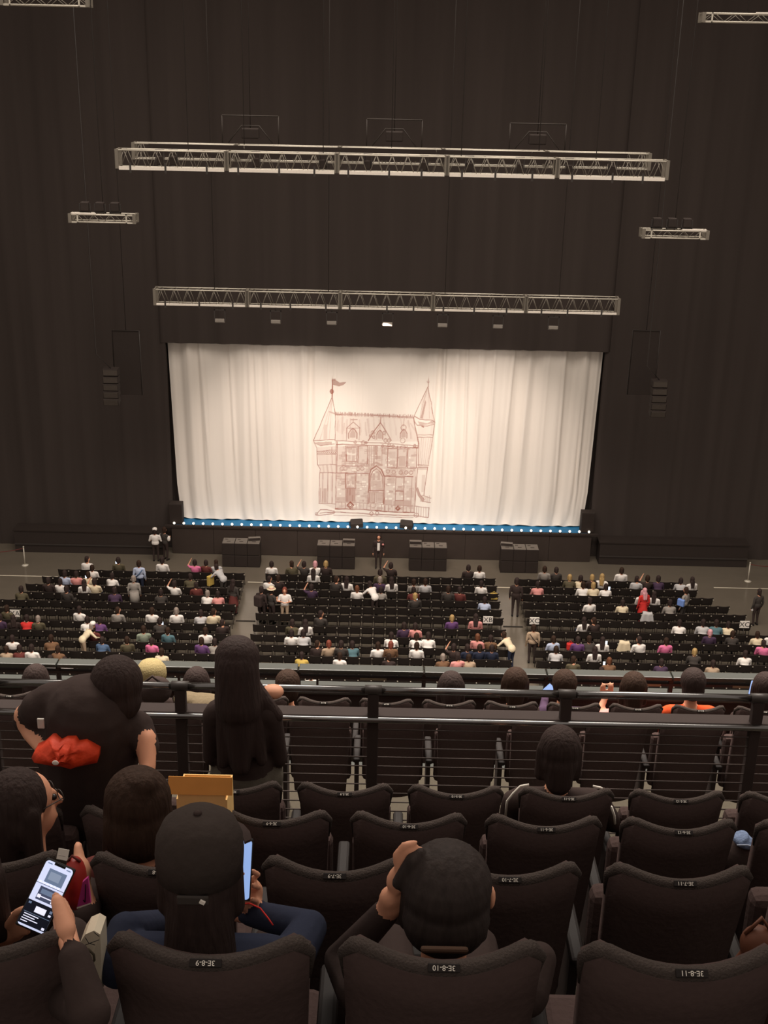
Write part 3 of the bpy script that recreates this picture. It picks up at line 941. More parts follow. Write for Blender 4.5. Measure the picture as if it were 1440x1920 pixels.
def fuse(prims, voxel, mats, name, smooth=4):
    b = MB()
    for q in prims:
        if q[0] == 'c':
            _, a, c, ra, rb, m = q
            ax = (c - a)
            L = max(ax.length, 1e-4)
            Rm = ax.to_track_quat('Z', 'Y').to_matrix().to_4x4() if ax.length > 1e-4 else Matrix.Identity(4)
            prof = [(max(ra * math.cos(t), 0.0005), ra * math.sin(t)) for t in np.linspace(-math.pi / 2, 0, 5)] + [(max(rb * math.cos(t), 0.0005), L + rb * math.sin(t)) for t in np.linspace(0, math.pi / 2, 5)]
            b.lathe(prof, 12, M=Matrix.Translation(a) @ Rm)
        else:
            _, c, r, R, m = q
            prof = [(max(math.cos(t), 0.002), math.sin(t)) for t in np.linspace(-math.pi / 2, math.pi / 2, 11)]
            b.lathe(prof, 16, M=Matrix.Translation(c) @ R.to_4x4() @ Matrix.Diagonal((*r, 1)))
    o = b.build('tmp', [])
    md = o.modifiers.new('r', 'REMESH')
    md.mode, md.voxel_size, md.use_smooth_shade = 'VOXEL', voxel, True
    if smooth:
        sm = o.modifiers.new('s', 'SMOOTH')
        sm.factor, sm.iterations = 0.5, smooth
    dg = bpy.context.evaluated_depsgraph_get()
    me = bpy.data.meshes.new_from_object(o.evaluated_get(dg))
    tmp = o.data
    bpy.data.objects.remove(o)
    bpy.data.meshes.remove(tmp)
    me.name = name
    me.materials.clear()
    for m in mats:
        me.materials.append(m)
    nf = len(me.polygons)
    if len(mats) > 1 and nf:
        cen = np.empty(nf * 3, np.float32)
        me.polygons.foreach_get('center', cen)
        cen = cen.reshape(-1, 3)
        best, bi = np.full(nf, 1e9), np.zeros(nf, int)
        for q in prims:
            if q[0] == 'c':
                a, c = np.array(q[1]), np.array(q[2])
                d = c - a
                t = np.clip(((cen - a) @ d) / (d @ d + 1e-9), 0, 1)
                D = np.linalg.norm(cen - a - t[:, None] * d, axis=1) - (q[3] + (q[4] - q[3]) * t)
                m = q[5]
            else:
                Rn = np.array(q[3])
                l = (cen - np.array(q[1])) @ Rn
                r = np.array(q[2])
                kk = np.linalg.norm(l / r, axis=1)
                D = (kk - 1) * np.linalg.norm(l, axis=1) / np.maximum(kk, 1e-6)
                m = q[4]
            s = D < best
            best[s], bi[s] = D[s], m
        me.polygons.foreach_set('material_index', bi.astype(np.int32))
    me.polygons.foreach_set('use_smooth', np.ones(nf, bool))
    me.update()
    return me


SK, TP, BT, SH = 0, 1, 2, 3


def head_prims(H, R=None, s=1.0):
    R = R or Matrix.Identity(3)
    f = lambda x, y, z: Vector(H) + R @ (Vector((x, y, z)) * s)
    return [ell(f(0, -0.012, 0.02), Vector((0.077, 0.095, 0.10)) * s, SK, R), ell(f(0, 0.022, -0.055), Vector((0.06, 0.068, 0.07)) * s, SK, R),
            ccap(f(0, 0.085, 0.015), f(0, 0.108, -0.03), 0.011 * s, 0.016 * s, SK),
            ell(f(0.08, -0.005, -0.01), Vector((0.012, 0.02, 0.033)) * s, SK, R), ell(f(-0.08, -0.005, -0.01), Vector((0.012, 0.02, 0.033)) * s, SK, R),
            ccap(f(-0.02, 0.083, -0.066), f(0.02, 0.083, -0.066), 0.009 * s, 0.009 * s, SK)]


def hair_prims(H, R=None, s=1.0, style='short'):
    R = R or Matrix.Identity(3)
    f = lambda x, y, z: Vector(H) + R @ (Vector((x, y, z)) * s)
    p = [ell(f(0, -0.03, 0.04), Vector((0.091, 0.098, 0.098)) * s, 0, R), ell(f(0, -0.055, -0.02), Vector((0.082, 0.068, 0.085)) * s, 0, R)]
    if style in ('bob', 'long'):
        for x in (-0.068, 0.068):
            p.append(ccap(f(x, -0.03, 0.03), f(x * 1.1, -0.03, -0.1), 0.034 * s, 0.03 * s, 0))
        p.append(ccap(f(0, -0.065, -0.02), f(0, -0.075, -0.11), 0.07 * s, 0.06 * s, 0))
    if style == 'long':
        p.append(ccap(f(-0.045, -0.085, -0.1), f(-0.04, -0.13, -0.34), 0.06 * s, 0.04 * s, 0))
        p.append(ccap(f(0.045, -0.085, -0.1), f(0.04, -0.13, -0.34), 0.06 * s, 0.04 * s, 0))
    return p


def torso_prims(S, P, w=0.175):
    """S: middle between the shoulders, P: pelvis."""
    S, P = Vector(S), Vector(P)
    mid = S.lerp(P, 0.45)
    ax = (S - P).normalized()
    R = ax.to_track_quat('Z', 'Y').to_matrix()
    R = Matrix((ax.orthogonal(), ax.orthogonal(), ax)).transposed() if False else Matrix.Rotation(-math.atan2(ax.y, ax.z), 3, 'X')
    L = (S - P).length
    return [ell(S.lerp(P, 0.3), (w, 0.115, L * 0.42), TP, R), ell(P + Vector((0, 0, 0.05)), (w * 0.98, 0.13, 0.16), TP, R), ccap(S + Vector((-w + 0.03, 0, -0.02)), S + Vector((w - 0.03, 0, -0.02)), 0.068, 0.068, TP),
            ell(mid, (w * 0.92, 0.115, L * 0.4), TP, R)]


def arm_prims(sh, el_, ha, sleeve='long', r=1.0, hand=True):
    sh, el_, ha = Vector(sh), Vector(el_), Vector(ha)
    out = [ccap(sh, el_, 0.058 * r, 0.045 * r, TP)]
    if sleeve == 'long':
        out.append(ccap(el_, ha, 0.044 * r, 0.034 * r, TP))
    else:
        out += [ccap(el_, ha, 0.04 * r, 0.028 * r, SK)]
    d = (ha - el_).normalized()
    if hand:
        out += [ell(ha + d * 0.04, (0.034, 0.03, 0.05), SK, d.to_track_quat('Z', 'Y').to_matrix()), ccap(ha + d * 0.06, ha + d * 0.13 + Vector((0, 0, -0.01)), 0.022, 0.015, SK)]
    return out


def seated(H=(0, -0.03, 1.17), elbows=None, hands=None, sleeve='long', legs=True, w=0.2, floor=0.0, Rh=None, hs=1.0):
    H = Vector(H)
    S = Vector((H.x * 0.75, H.y - 0.04, H.z - 0.235))
    P = Vector((0, 0.0, 0.52 + floor))
    pr = head_prims(H, Rh, hs) + [ccap(S + Vector((0, 0, 0.0)), H + Vector((0, -0.015, -0.08)), 0.058, 0.05, SK)] + torso_prims(S, P, w)
    for k, s in enumerate((-1, 1)):
        sh = S + Vector((s * (w + 0.01), 0, -0.03))
        e = Vector(elbows[k]) if elbows else sh + Vector((s * 0.05, 0.06, -0.27))
        h = Vector(hands[k]) if hands else Vector((s * 0.1, 0.26, 0.6 + floor))
        pr += arm_prims(sh, e, h, sleeve)
        if legs:
            pr += [ccap((s * 0.09, 0.02, 0.5 + floor), (s * 0.12, 0.42, 0.52 + floor), 0.085, 0.062, BT), ccap((s * 0.12, 0.42, 0.52 + floor), (s * 0.12, 0.4, 0.1 + floor), 0.06, 0.042, BT),
                   ccap((s * 0.12, 0.37, 0.05 + floor), (s * 0.12, 0.5, 0.04 + floor), 0.045, 0.038, SH)]
    return pr


def standing(h=1.65, lean=0.0, elbows=None, hands=None, sleeve='long', skirt=False, step=0.0, w=0.18):
    k = h / 1.65
    H = Vector((0, 0.02 + lean, 1.53 * k - lean * 0.35))
    S = Vector((0, -0.02 + lean * 0.75, 1.29 * k - lean * 0.2))
    P = Vector((0, 0, 0.88 * k))
    pr = head_prims(H) + [ccap(S, H + Vector((0, -0.015, -0.08)), 0.058, 0.05, SK)] + torso_prims(S, P, w)
    pr += [ell(P, (0.165, 0.12, 0.13), BT)]
    for i, s in enumerate((-1, 1)):
        sh = S + Vector((s * (w + 0.015), 0, -0.03))
        e = Vector(elbows[i]) if elbows else sh + Vector((s * 0.05, -0.02, -0.27))
        ha = Vector(hands[i]) if hands else e + Vector((s * 0.0, 0.09, -0.23))
        pr += arm_prims(sh, e, ha, sleeve)
        pr += [ccap((s * 0.09, 0, 0.85 * k), (s * 0.1, 0.03 + s * step, 0.47 * k), 0.088, 0.06, BT), ccap((s * 0.1, 0.03 + s * step, 0.47 * k), (s * 0.1, s * step, 0.09), 0.058, 0.042, BT),
               ccap((s * 0.1, -0.03 + s * step, 0.045), (s * 0.11, 0.12 + s * step, 0.038), 0.045, 0.036, SH)]
    if skirt:
        pr += [ccap((0, 0, 0.85 * k), (0, 0.0, 0.5 * k), 0.15, 0.22, BT)]
    return pr, H


V = 0.024
protos = {}


def proto(key, prims, H, style, Rh=None):
    body = fuse(prims, V, [M_skin, cloth('white'), cloth('black'), M_ink], 'person')
    hair = fuse(hair_prims(H, Rh, 1.03, 'bob' if style == 'short' else style), 0.02, [M_hairs['black']], 'hair', 2)
    protos[key] = (body, hair)


H0 = Vector((0, -0.03, 1.17))
proto('sit', seated(H0), H0, 'short')
proto('sit_bob', seated(H0, sleeve='short'), H0, 'bob')
proto('sit_long', seated(H0), H0, 'long')
Hl = Vector((-0.08, 0.02, 1.14))
RL = Matrix.Rotation(0.7, 3, 'Z')
proto('sit_left', seated(Hl, Rh=RL), Hl, 'bob', RL)
Hr = Vector((0.08, 0.0, 1.15))
RR = Matrix.Rotation(-1.0, 3, 'Z')
proto('sit_right', seated(Hr, Rh=RR), Hr, 'short', RR)
Hb = Vector((0, 0.12, 1.08))
proto('sit_bow', seated(Hb), Hb, 'short')
proto('sit_arm', seated(H0, elbows=((-0.32, -0.02, 0.98), (0.24, 0.05, 0.67)), hands=((-0.2, 0.05, 1.22), (0.1, 0.26, 0.6)), sleeve='short'), H0, 'bob')
pp, Hs = standing(1.66)
proto('stand', pp, Hs, 'short')
pp, Hs = standing(1.62, elbows=((-0.27, 0.0, 1.0), (0.27, 0.0, 1.0)), hands=((-0.06, 0.24, 1.05), (0.08, 0.24, 1.08)), sleeve='short')
proto('stand_fold', pp, Hs, 'bob')
pp, Hs = standing(1.62, lean=0.42, elbows=((-0.3, 0.42, 0.98), (0.3, 0.42, 0.98)), hands=((-0.1, 0.62, 0.85), (0.12, 0.62, 0.85)))
proto('stand_lean', pp, Hs, 'bob')
pp, Hs = standing(1.58, skirt=True)
proto('stand_skirt', pp, Hs, 'long')


def person(key, loc, rz, top, hair='black', bottom='black', label='', group=None, sc=1.0):
    body, hm = protos[key]
    o = link('person', body, None, loc, rz)
    o.scale = (sc, sc, sc)
    for i, m in enumerate((M_skin, cloth(top), cloth(bottom), M_ink)):
        o.material_slots[i].link = 'OBJECT'
        o.material_slots[i].material = m
    h = link('hair', hm, o)
    h.material_slots[0].link = 'OBJECT'
    h.material_slots[0].material = M_hairs[hair]
    tag(o, label, 'person', group)
    return o


# seated audience: (x, y) of the shoulders in the photograph, top colour, hair, pose
SEATED = [
    (153, 1058, 'white', 'black', 'sit_right'), (165, 1074, 'white', 'brown', 'sit'), (214, 1061, 'olive', 'black', 'sit'), (132, 1087, 'pale blue', 'black', 'sit'), (155, 1087, 'salmon', 'black', 'sit_bob'),
    (175, 1090, 'cream', 'brown', 'sit_bob'), (199, 1091, 'white', 'black', 'sit_bow'), (122, 1103, 'white', 'black', 'sit_bob'), (150, 1102, 'white', 'black', 'sit_long'), (175, 1104, 'cream', 'black', 'sit_arm'),
    (51, 1114, 'olive', 'black', 'sit_bow'), (117, 1117, 'charcoal', 'black', 'sit_bob'), (208, 1118, 'dark purple', 'black', 'sit_bow'), (100, 1100, 'black', 'black', 'sit'),
    (28, 1160, 'black', 'black', 'sit_long'), (4, 1157, 'olive', 'brown', 'sit'), (10, 1174, 'dark purple', 'black', 'sit_bob'), (43, 1175, 'red', 'black', 'sit_bow'), (62, 1174, 'olive', 'grey', 'sit'),
    (144, 1159, 'white', 'black', 'sit'), (212, 1161, 'grey', 'brown', 'sit_right'), (156, 1178, 'white', 'black', 'sit_bow'), (177, 1179, 'purple', 'black', 'sit_bow'), (172, 1197, 'maroon', 'black', 'sit'),
    (14, 1212, 'white', 'black', 'sit'), (88, 1213, 'brown', 'brown', 'sit_bow'), (196, 1218, 'blue', 'black', 'sit_bow'), (232, 1214, 'olive', 'brown', 'sit_bob'), (28, 1230, 'maroon', 'black', 'sit_bow'),
    (51, 1232, 'white', 'black', 'sit'), (11, 1233, 'beige', 'brown', 'sit_bow'), (102, 1235, 'brown', 'brown', 'sit_bow'), (100, 1250, 'white', 'black', 'sit'), (127, 1250, 'white', 'black', 'sit_bow'),
    (297, 1065, 'white', 'black', 'sit'), (363, 1062, 'pink', 'black', 'sit_arm'), (382, 1066, 'maroon', 'black', 'sit_bob'), (402, 1063, 'light grey', 'brown', 'sit_left'), (320, 1109, 'white', 'black', 'sit_arm'),
    (350, 1091, 'olive', 'black', 'sit_bow'), (365, 1113, 'maroon', 'black', 'sit_left'), (387, 1124, 'white', 'grey', 'sit_bow'), (405, 1125, 'salmon', 'black', 'sit_bow'), (310, 1122, 'charcoal', 'black', 'sit_bow'),
    (280, 1161, 'white', 'brown', 'sit_bob'), (325, 1161, 'white', 'grey', 'sit'), (377, 1163, 'light grey', 'black', 'sit_bow'), (395, 1161, 'cream', 'brown', 'sit_right'), (295, 1178, 'charcoal', 'black', 'sit_bow'),
    (265, 1196, 'green-grey', 'brown', 'sit_bob'), (312, 1200, 'teal', 'brown', 'sit'), (385, 1194, 'white', 'brown', 'sit_bob'), (282, 1215, 'pink', 'black', 'sit_bob'), (377, 1215, 'purple', 'brown', 'sit_bob'),
    (400, 1209, 'grey', 'black', 'sit_bow'), (310, 1234, 'cream', 'brown', 'sit_bow'), (430, 1180, 'black', 'black', 'sit_right'), (255, 1096, 'pale blue', 'brown', 'sit'),
    (514, 1064, 'white', 'black', 'sit_bob'), (540, 1063, 'olive', 'brown', 'sit_left'), (558, 1060, 'charcoal', 'black', 'sit_arm'), (577, 1064, 'white', 'pink', 'sit_bob'), (600, 1063, 'black', 'blond', 'sit'),
    (587, 1079, 'white', 'black', 'sit_long'), (508, 1094, 'white', 'black', 'sit_right'), (532, 1094, 'black', 'brown', 'sit'), (582, 1108, 'dark purple', 'black', 'sit_arm'), (638, 1093, 'charcoal', 'brown', 'sit_right'),
    (660, 1096, 'white', 'black', 'sit_long'), (668, 1112, 'white', 'chestnut', 'sit'), (712, 1080, 'olive', 'black', 'sit'), (580, 1176, 'white', 'black', 'sit_long'), (550, 1176, 'olive', 'black', 'sit_left'),
    (537, 1202, 'white', 'black', 'sit_bob'), (560, 1202, 'light grey', 'black', 'sit_bow'), (595, 1209, 'black', 'brown', 'sit_right'), (620, 1214, 'beige', 'red-brown', 'sit_bob'), (641, 1216, 'charcoal', 'black', 'sit_bob'),
    (666, 1222, 'teal', 'black', 'sit_bow'), (553, 1239, 'yellow', 'black', 'sit_bow'), (626, 1240, 'white', 'brown', 'sit'), (588, 1160, 'charcoal', 'black', 'sit_right'),
    (722, 1095, 'dark purple', 'grey', 'sit'), (734, 1077, 'black', 'black', 'sit_arm'), (743, 1099, 'white', 'black', 'sit_long'), (767, 1094, 'grey', 'brown', 'sit_bob'), (783, 1099, 'light grey', 'brown', 'sit'),
    (714, 1116, 'grey', 'black', 'sit_bow'), (767, 1119, 'maroon', 'black', 'sit_bow'), (785, 1124, 'charcoal', 'blond', 'sit'), (839, 1114, 'charcoal', 'brown', 'sit'), (860, 1113, 'maroon', 'black', 'sit_bob'),
    (911, 1102, 'white', 'black', 'sit'), (886, 1074, 'black', 'black', 'sit'), (905, 1072, 'white', 'brown', 'sit'), (897, 1134, 'pale blue', 'black', 'sit_bow'), (853, 1170, 'purple', 'blond', 'sit'),
    (880, 1172, 'salmon', 'black', 'sit_long'), (757, 1188, 'dark purple', 'black', 'sit'), (779, 1188, 'salmon', 'black', 'sit_bob'), (723, 1205, 'white', 'black', 'sit_bow'),
    (770, 1205, 'white', 'brown', 'sit_bow'), (794, 1206, 'white', 'black', 'sit_bow'), (713, 1223, 'white', 'brown', 'sit_bob'), (736, 1223, 'brown', 'red-brown', 'sit_bob'), (782, 1223, 'white', 'brown', 'sit'),
    (722, 1240, 'black', 'brown', 'sit_left'), (888, 1202, 'salmon', 'chestnut', 'sit'), (879, 1221, 'navy', 'black', 'sit'), (898, 1220, 'navy', 'brown', 'sit'), (926, 1218, 'navy', 'black', 'sit_bob'),
    (853, 1227, 'black', 'black', 'sit_arm'), (864, 1240, 'salmon', 'black', 'sit_right'), (819, 1246, 'brown', 'grey', 'sit_bow'), (880, 1243, 'beige', 'brown', 'sit_bow'), (910, 1200, 'brown', 'black', 'sit'),
    (1029, 1076, 'grey', 'brown', 'sit_bob'), (1048, 1074, 'charcoal', 'black', 'sit'), (1017, 1099, 'salmon', 'black', 'sit_bow'), (1070, 1092, 'olive', 'blond', 'sit_bow'), (1081, 1092, 'cream', 'black', 'sit_bow'),
    (1115, 1087, 'black', 'blond', 'sit'), (1138, 1092, 'white', 'blond', 'sit_long'), (1099, 1107, 'white', 'brown', 'sit_bow'), (1116, 1105, 'cream', 'blond', 'sit_bow'), (1144, 1107, 'white', 'black', 'sit_bow'),
    (1173, 1078, 'white', 'brown', 'sit'), (1194, 1091, 'light grey', 'black', 'sit_right'), (1113, 1135, 'white', 'black', 'sit'), (1173, 1136, 'cream', 'black', 'sit_bow'), (1102, 1174, 'white', 'black', 'sit_long'),
    (1117, 1172, 'black', 'brown', 'sit_left'), (1045, 1210, 'pale blue', 'brown', 'sit'), (1093, 1211, 'purple', 'black', 'sit'), (1141, 1213, 'white', 'black', 'sit_long'), (1119, 1207, 'charcoal', 'brown', 'sit_bow'),
    (1191, 1214, 'white', 'black', 'sit_left'), (1048, 1230, 'light grey', 'brown', 'sit_bow'), (1101, 1232, 'white', 'black', 'sit_long'), (1063, 1243, 'olive', 'brown', 'sit_right'), (1133, 1248, 'brown', 'chestnut', 'sit_bow'),
    (1212, 1091, 'black', 'brown', 'sit_arm'), (1243, 1095, 'dark purple', 'black', 'sit_bow'), (1271, 1096, 'light grey', 'black', 'sit_bow'), (1306, 1095, 'white', 'black', 'sit_long'), (1215, 1124, 'white', 'pink', 'sit'),
    (1236, 1124, 'white', 'black', 'sit_long'), (1245, 1138, 'grey', 'black', 'sit_bow'), (1265, 1140, 'white', 'black', 'sit_bow'), (1260, 1122, 'charcoal', 'black', 'sit'), (1264, 1180, 'white', 'black', 'sit_bow'),
    (1309, 1180, 'light grey', 'black', 'sit_bow'), (1330, 1177, 'teal', 'black', 'sit_bow'), (1351, 1182, 'cream', 'black', 'sit_bow'), (1335, 1195, 'dark purple', 'pink', 'sit'), (1368, 1196, 'charcoal', 'brown', 'sit_bow'),
    (1256, 1214, 'pink', 'brown', 'sit'), (1410, 1202, 'cream', 'brown', 'sit_bow'), (1433, 1202, 'white', 'brown', 'sit'), (1436, 1218, 'pink', 'black', 'sit_left'), (1386, 1238, 'white', 'black', 'sit_bow'),
    (1311, 1231, 'charcoal', 'blond', 'sit_bow'), (1229, 1254, 'dark purple', 'black', 'sit_bow'), (1325, 1252, 'beige', 'black', 'sit_bow'), (592, 1277, 'white', 'black', 'sit'), (575, 1277, 'light grey', 'black', 'sit'), (1128, 1275, 'charcoal', 'black', 'sit_bob'), (1115, 1290, 'dark purple', 'black', 'sit_bow'),
]
taken = {}
for px, py, top, hair, pose in SEATED:
    best = None
    for s in slots:
        key = (round(s[0], 2), round(s[5], 2))
        if key in taken:
            continue
        q = Vector((s[5], s[0] + 0.16, 0.93)) - CAM
        l = ROT.transposed() @ q
        dx, dy = 720 + F_PX * l.x / -l.z - px, 960 - F_PX * l.y / -l.z - py
        d = dx * dx + 3 * dy * dy
        if best is None or d < best[0]:
            best = (d, s, key)
    if best[0] < 1400:
        taken[best[2]] = (best[1], top, hair, pose)
rowsets = {}
for (s, top, hair, pose) in taken.values():
    rowsets.setdefault((s[1], s[4]), []).append((s, top, hair, pose))
phones = [(217, 1057), (142, 1083), (161, 1082), (57, 1226), (308, 1159), (313, 1194), (1145, 1100), (1195, 1080), (1212, 1085), (1137, 1204), (781, 1125), (1126, 1247)]
STAND_POS = [(293, 1052), (311, 1050), (709, 1065), (257, 1132), (251, 1154), (420, 1122), (436, 1160), (491, 1170), (509, 1172), (533, 1176), (702, 1168), (965, 1156), (996, 1243), (957, 1256), (1207, 1178), (1280, 1172), (1416, 1174), (152, 1250)]
STAND_POS = [at(x, y, Z=0) for x, y in STAND_POS]
for key_ in list(rowsets):
    rowsets[key_] = [e for e in rowsets[key_] if all(abs(e[0][5] - p.x) > 0.4 or abs(e[0][0] + 0.3 - p.y) > 0.75 for p in STAND_POS)]
for (ri, bname), lst in rowsets.items():
    lst.sort(key=lambda e: e[0][5])
    for k, (s, top, hair, pose) in enumerate(lst):
        ph = row_phrase(s[2], s[3])
        which = ORD[k + 1] + ' seated person from left' if len(lst) > 1 else 'only seated person'
        person(pose, (s[5] + random.uniform(-0.03, 0.03), s[0] + 0.17, 0.02), random.uniform(-0.25, 0.25), top, hair, random.choice(['black', 'navy', 'charcoal']),
               '%s, %s block, %s, %s top' % (which, bname, ph.replace('behind the cross aisle', 'behind cross aisle').replace('from the stage', 'from stage'), top), 'seated stall audience', random.uniform(1.0, 1.08))

# people on their feet in the stalls
STAND = [
    (293, 1052, 'stand_fold', 'white', 'black', 'black', 0.0, 'person in white jacket and white cap standing by the front left rows'),
    (311, 1050, 'stand_fold', 'charcoal', 'brown', 'black', -0.6, 'person in black vest over white standing beside the white-capped person'),
    (709, 1065, 'stand', 'black', 'black', 'black', math.pi, 'person in a black suit and white shirt standing before the stage'),
    (257, 1132, 'stand', 'pale blue', 'brown', 'navy', 0.0, 'person in pale blue top standing among the left rows, blue strap'),
    (251, 1154, 'stand', 'grey', 'grey', 'beige', 0.1, 'person in a long grey coat standing in the left block'),
    (420, 1122, 'stand_lean', 'light grey', 'black', 'charcoal', 0.9, 'person in grey hoodie leaning over seats beside the left aisle'),
    (436, 1160, 'stand_skirt', 'charcoal', 'black', 'maroon', -0.4, 'person in a long maroon skirt at the edge of the left aisle'),
    (491, 1170, 'stand', 'black', 'black', 'black', -0.5, 'person in black with a backpack standing in the left aisle'),
    (509, 1172, 'stand_fold', 'charcoal', 'black', 'black', -0.7, 'person in dark clothes and a straw hat standing by the left aisle'),
    (533, 1176, 'stand_fold', 'white', 'red-brown', 'beige', math.pi, 'person in white tee and beige trousers facing the balcony'),
    (702, 1168, 'stand_lean', 'white', 'black', 'black', 0.6, 'person in a loose white shirt standing in the cross aisle'),
    (965, 1156, 'stand', 'black', 'black', 'black', -0.2, 'tall person in black standing in the right aisle'),
    (996, 1243, 'stand', 'beige', 'brown', 'black', 0.0, 'person in beige jacket with shoulder strap standing in the right aisle'),
    (957, 1256, 'stand_lean', 'cream', 'brown', 'navy', 0.8, 'person in cream top and navy skirt bending by the right aisle'),
    (1207, 1178, 'stand_skirt', 'red', 'pink', 'red', 0.3, 'person in a bright red dress standing in the right block'),
    (1280, 1172, 'stand', 'grey', 'brown', 'charcoal', 0.8, 'person in grey with a blue bag standing in the right block'),
    (1416, 1174, 'stand', 'charcoal', 'black', 'black', 0.4, 'person in dark clothes standing behind the far right XC sign'),
    (152, 1250, 'stand_lean', 'cream', 'grey', 'beige', -0.9, 'person in white cap and cream clothes leaning over the left rows'),
]
standers = []
for px, py, key, top, hair, bottom, rz, label in STAND:
    p = at(px, py, Z=0)
    yy = p.y
    for ry, kind, n_ in ROWS:            # keep standing people between the chair rows
        if abs(p.x) < 17 and not (5.3 < abs(p.x) < 6.25) and ry - 0.3 < yy < ry + 0.5:
            yy = ry + 0.58
    standers.append(person(key, (p.x, yy, 0.0), rz, top, hair, bottom, label, None, 1.12 if 'tall' in label else 1.05))


def on_person(o, name, mb, m):
    return mb.build(name, m, o)


on_person(standers[0], 'cap', MB().lathe([(0.11, 0), (0.112, 0.05), (0.09, 0.1), (0.03, 0.125)], 14, M=Matrix.Translation((0, 0.01, 1.53))), cloth('white'))
on_person(standers[1], 'shirt_sleeves', MB().ball((-0.25, 0.0, 1.12), (0.075, 0.08, 0.14), 6).ball((0.25, 0, 1.12), (0.075, 0.08, 0.14), 6), cloth('white'))
on_person(standers[2], 'shirt_front', MB().box((-0.06, 0.085, 0.9), (0.06, 0.125, 1.26), ch=0.015), cloth('white'))
on_person(standers[2], 'badge', MB().lathe([(0.05, 0), (0.05, 0.02)], 10, M=Matrix.Translation((-0.2, 0.1, 1.2)) @ Matrix.Rotation(-math.pi / 2, 4, 'X')), cloth('salmon'))
on_person(standers[3], 'strap', MB().tube([(0.16, -0.05, 1.28), (0.02, -0.16, 1.1), (-0.17, -0.1, 0.9)], 0.025, 6), cloth('blue'))
on_person(standers[4], 'coat_skirt', MB().lathe([(0.21, 0.45), (0.2, 0.7), (0.18, 0.95)], 14), cloth('grey'))
on_person(standers[5], 'tote_bag', MB().box((-0.42, 0.45, 0.55), (-0.1, 0.6, 1.0), ch=0.03), cloth('yellow'))
on_person(standers[7], 'backpack', MB().box((-0.18, -0.34, 0.85), (0.18, -0.12, 1.32), ch=0.06), cloth('black'))
on_person(standers[8], 'straw_hat', MB().lathe([(0.19, 0.0), (0.19, 0.012), (0.105, 0.03), (0.1, 0.11), (0.04, 0.13)], 18, M=Matrix.Translation((0, 0.0, 1.55))), cloth('cream'))
on_person(standers[8], 'hat_band', MB().lathe([(0.112, 0.03), (0.108, 0.07)], 18, M=Matrix.Translation((0, 0.0, 1.55))), cloth('salmon'))
on_person(standers[12], 'strap', MB().tube([(-0.15, -0.06, 1.29), (0.02, -0.17, 1.08), (0.19, -0.12, 0.88)], 0.018, 6), cloth('black'))
on_person(standers[15], 'shoulder_bag', MB().box((-0.34, -0.14, 0.9), (-0.2, 0.16, 1.2), ch=0.03), mat('bag_blue', (120, 150, 215), 0.6, 0.3))
on_person(standers[17], 'cap', MB().lathe([(0.11, 0), (0.112, 0.05), (0.09, 0.1), (0.03, 0.125)], 14, M=Matrix.Translation((0, 0.46, 1.42))), cloth('white'))
on_person(standers[16], 'cuff', MB().ball((-0.22, 0.03, 0.72), (0.05, 0.05, 0.05), 5), cloth('light grey'))

# glowing phones held up in the stalls
M_glow = mat('phone_glow', (225, 238, 255), 0.3, 0.3, var=0.0, emit=1.6)
M_phone = mat('phone_case', (30, 28, 28), 0.4, 0.4)
everyone = [e[0] for lst in rowsets.values() for e in lst]
for k, (px, py) in enumerate(phones):
    p0 = at(px, py, Z=1.0)
    near = min(everyone, key=lambda e: abs(e[5] - p0.x) + abs(e[0] + 0.3 - p0.y))
    if abs(near[5] - p0.x) + abs(near[0] + 0.3 - p0.y) > 0.8:
        continue
    y = near[0] + 0.34
    p = Vector((near[5] + max(-0.2, min(0.2, p0.x - near[5])), y, 0.98))
    t = thing('phone', 'tiny lit phone held up in the stalls, %s nearest the left edge' % ORD[sorted(q[0] for q in phones).index(px) + 1], 'phone', (p.x, y, p.z - 0.08), 0, 'lit phones in the stalls')
    MB().box((-0.045, 0.0, 0), (0.045, 0.01, 0.16)).build('case', M_phone, t)
    MB().box((-0.041, -0.002, 0.006), (0.041, 0.0, 0.154)).build('screen', M_glow, t)


def cloth_on_chair(px, py, col, label):
    best = min(slots, key=lambda s: (at(px, py, Y=s[0] - 0.1) - Vector((s[5], s[0] - 0.1, 0.72))).length)
    t = MB()
    n = 8
    vs, fs = [], []
    for side in (0, 1):
        for j in range(4):
            for i in range(n + 1):
                u = -1 + 2 * i / n
                zz = (0.835, 0.72, 0.58, 0.42)[j] - 0.02 * math.sin(3 * u + j)
                yy = -0.15 - 0.03 * (1 - u * u) - 0.02 * math.sin(7 * u) * (j > 0) if side == 0 else -0.02
                vs.append((u * (0.2 + 0.03 * j), yy, zz))
    for s_ in (0, 1):
        for j in range(3):
            for i in range(n):
                a = s_ * 4 * (n + 1) + j * (n + 1) + i
                fs.append((a, a + 1, a + n + 2, a + n + 1)[::(-1 if s_ == 0 else 1)])
    for i in range(n):
        fs.append((i, i + 1, i + 1 + 4 * (n + 1), i + 4 * (n + 1)))
    t.add(vs, fs, 0, True)
    o = t.build('draped_jacket', cloth(col))
    o.location = (best[5], best[0], 0.0)
    tag(o, label, 'jacket')


cloth_on_chair(1173, 1196, 'cream', 'cream jacket hung over a chair back in the right block')
cloth_on_chair(1224, 1152, 'light grey', 'pale cloth hung on a chair beside the red dress')


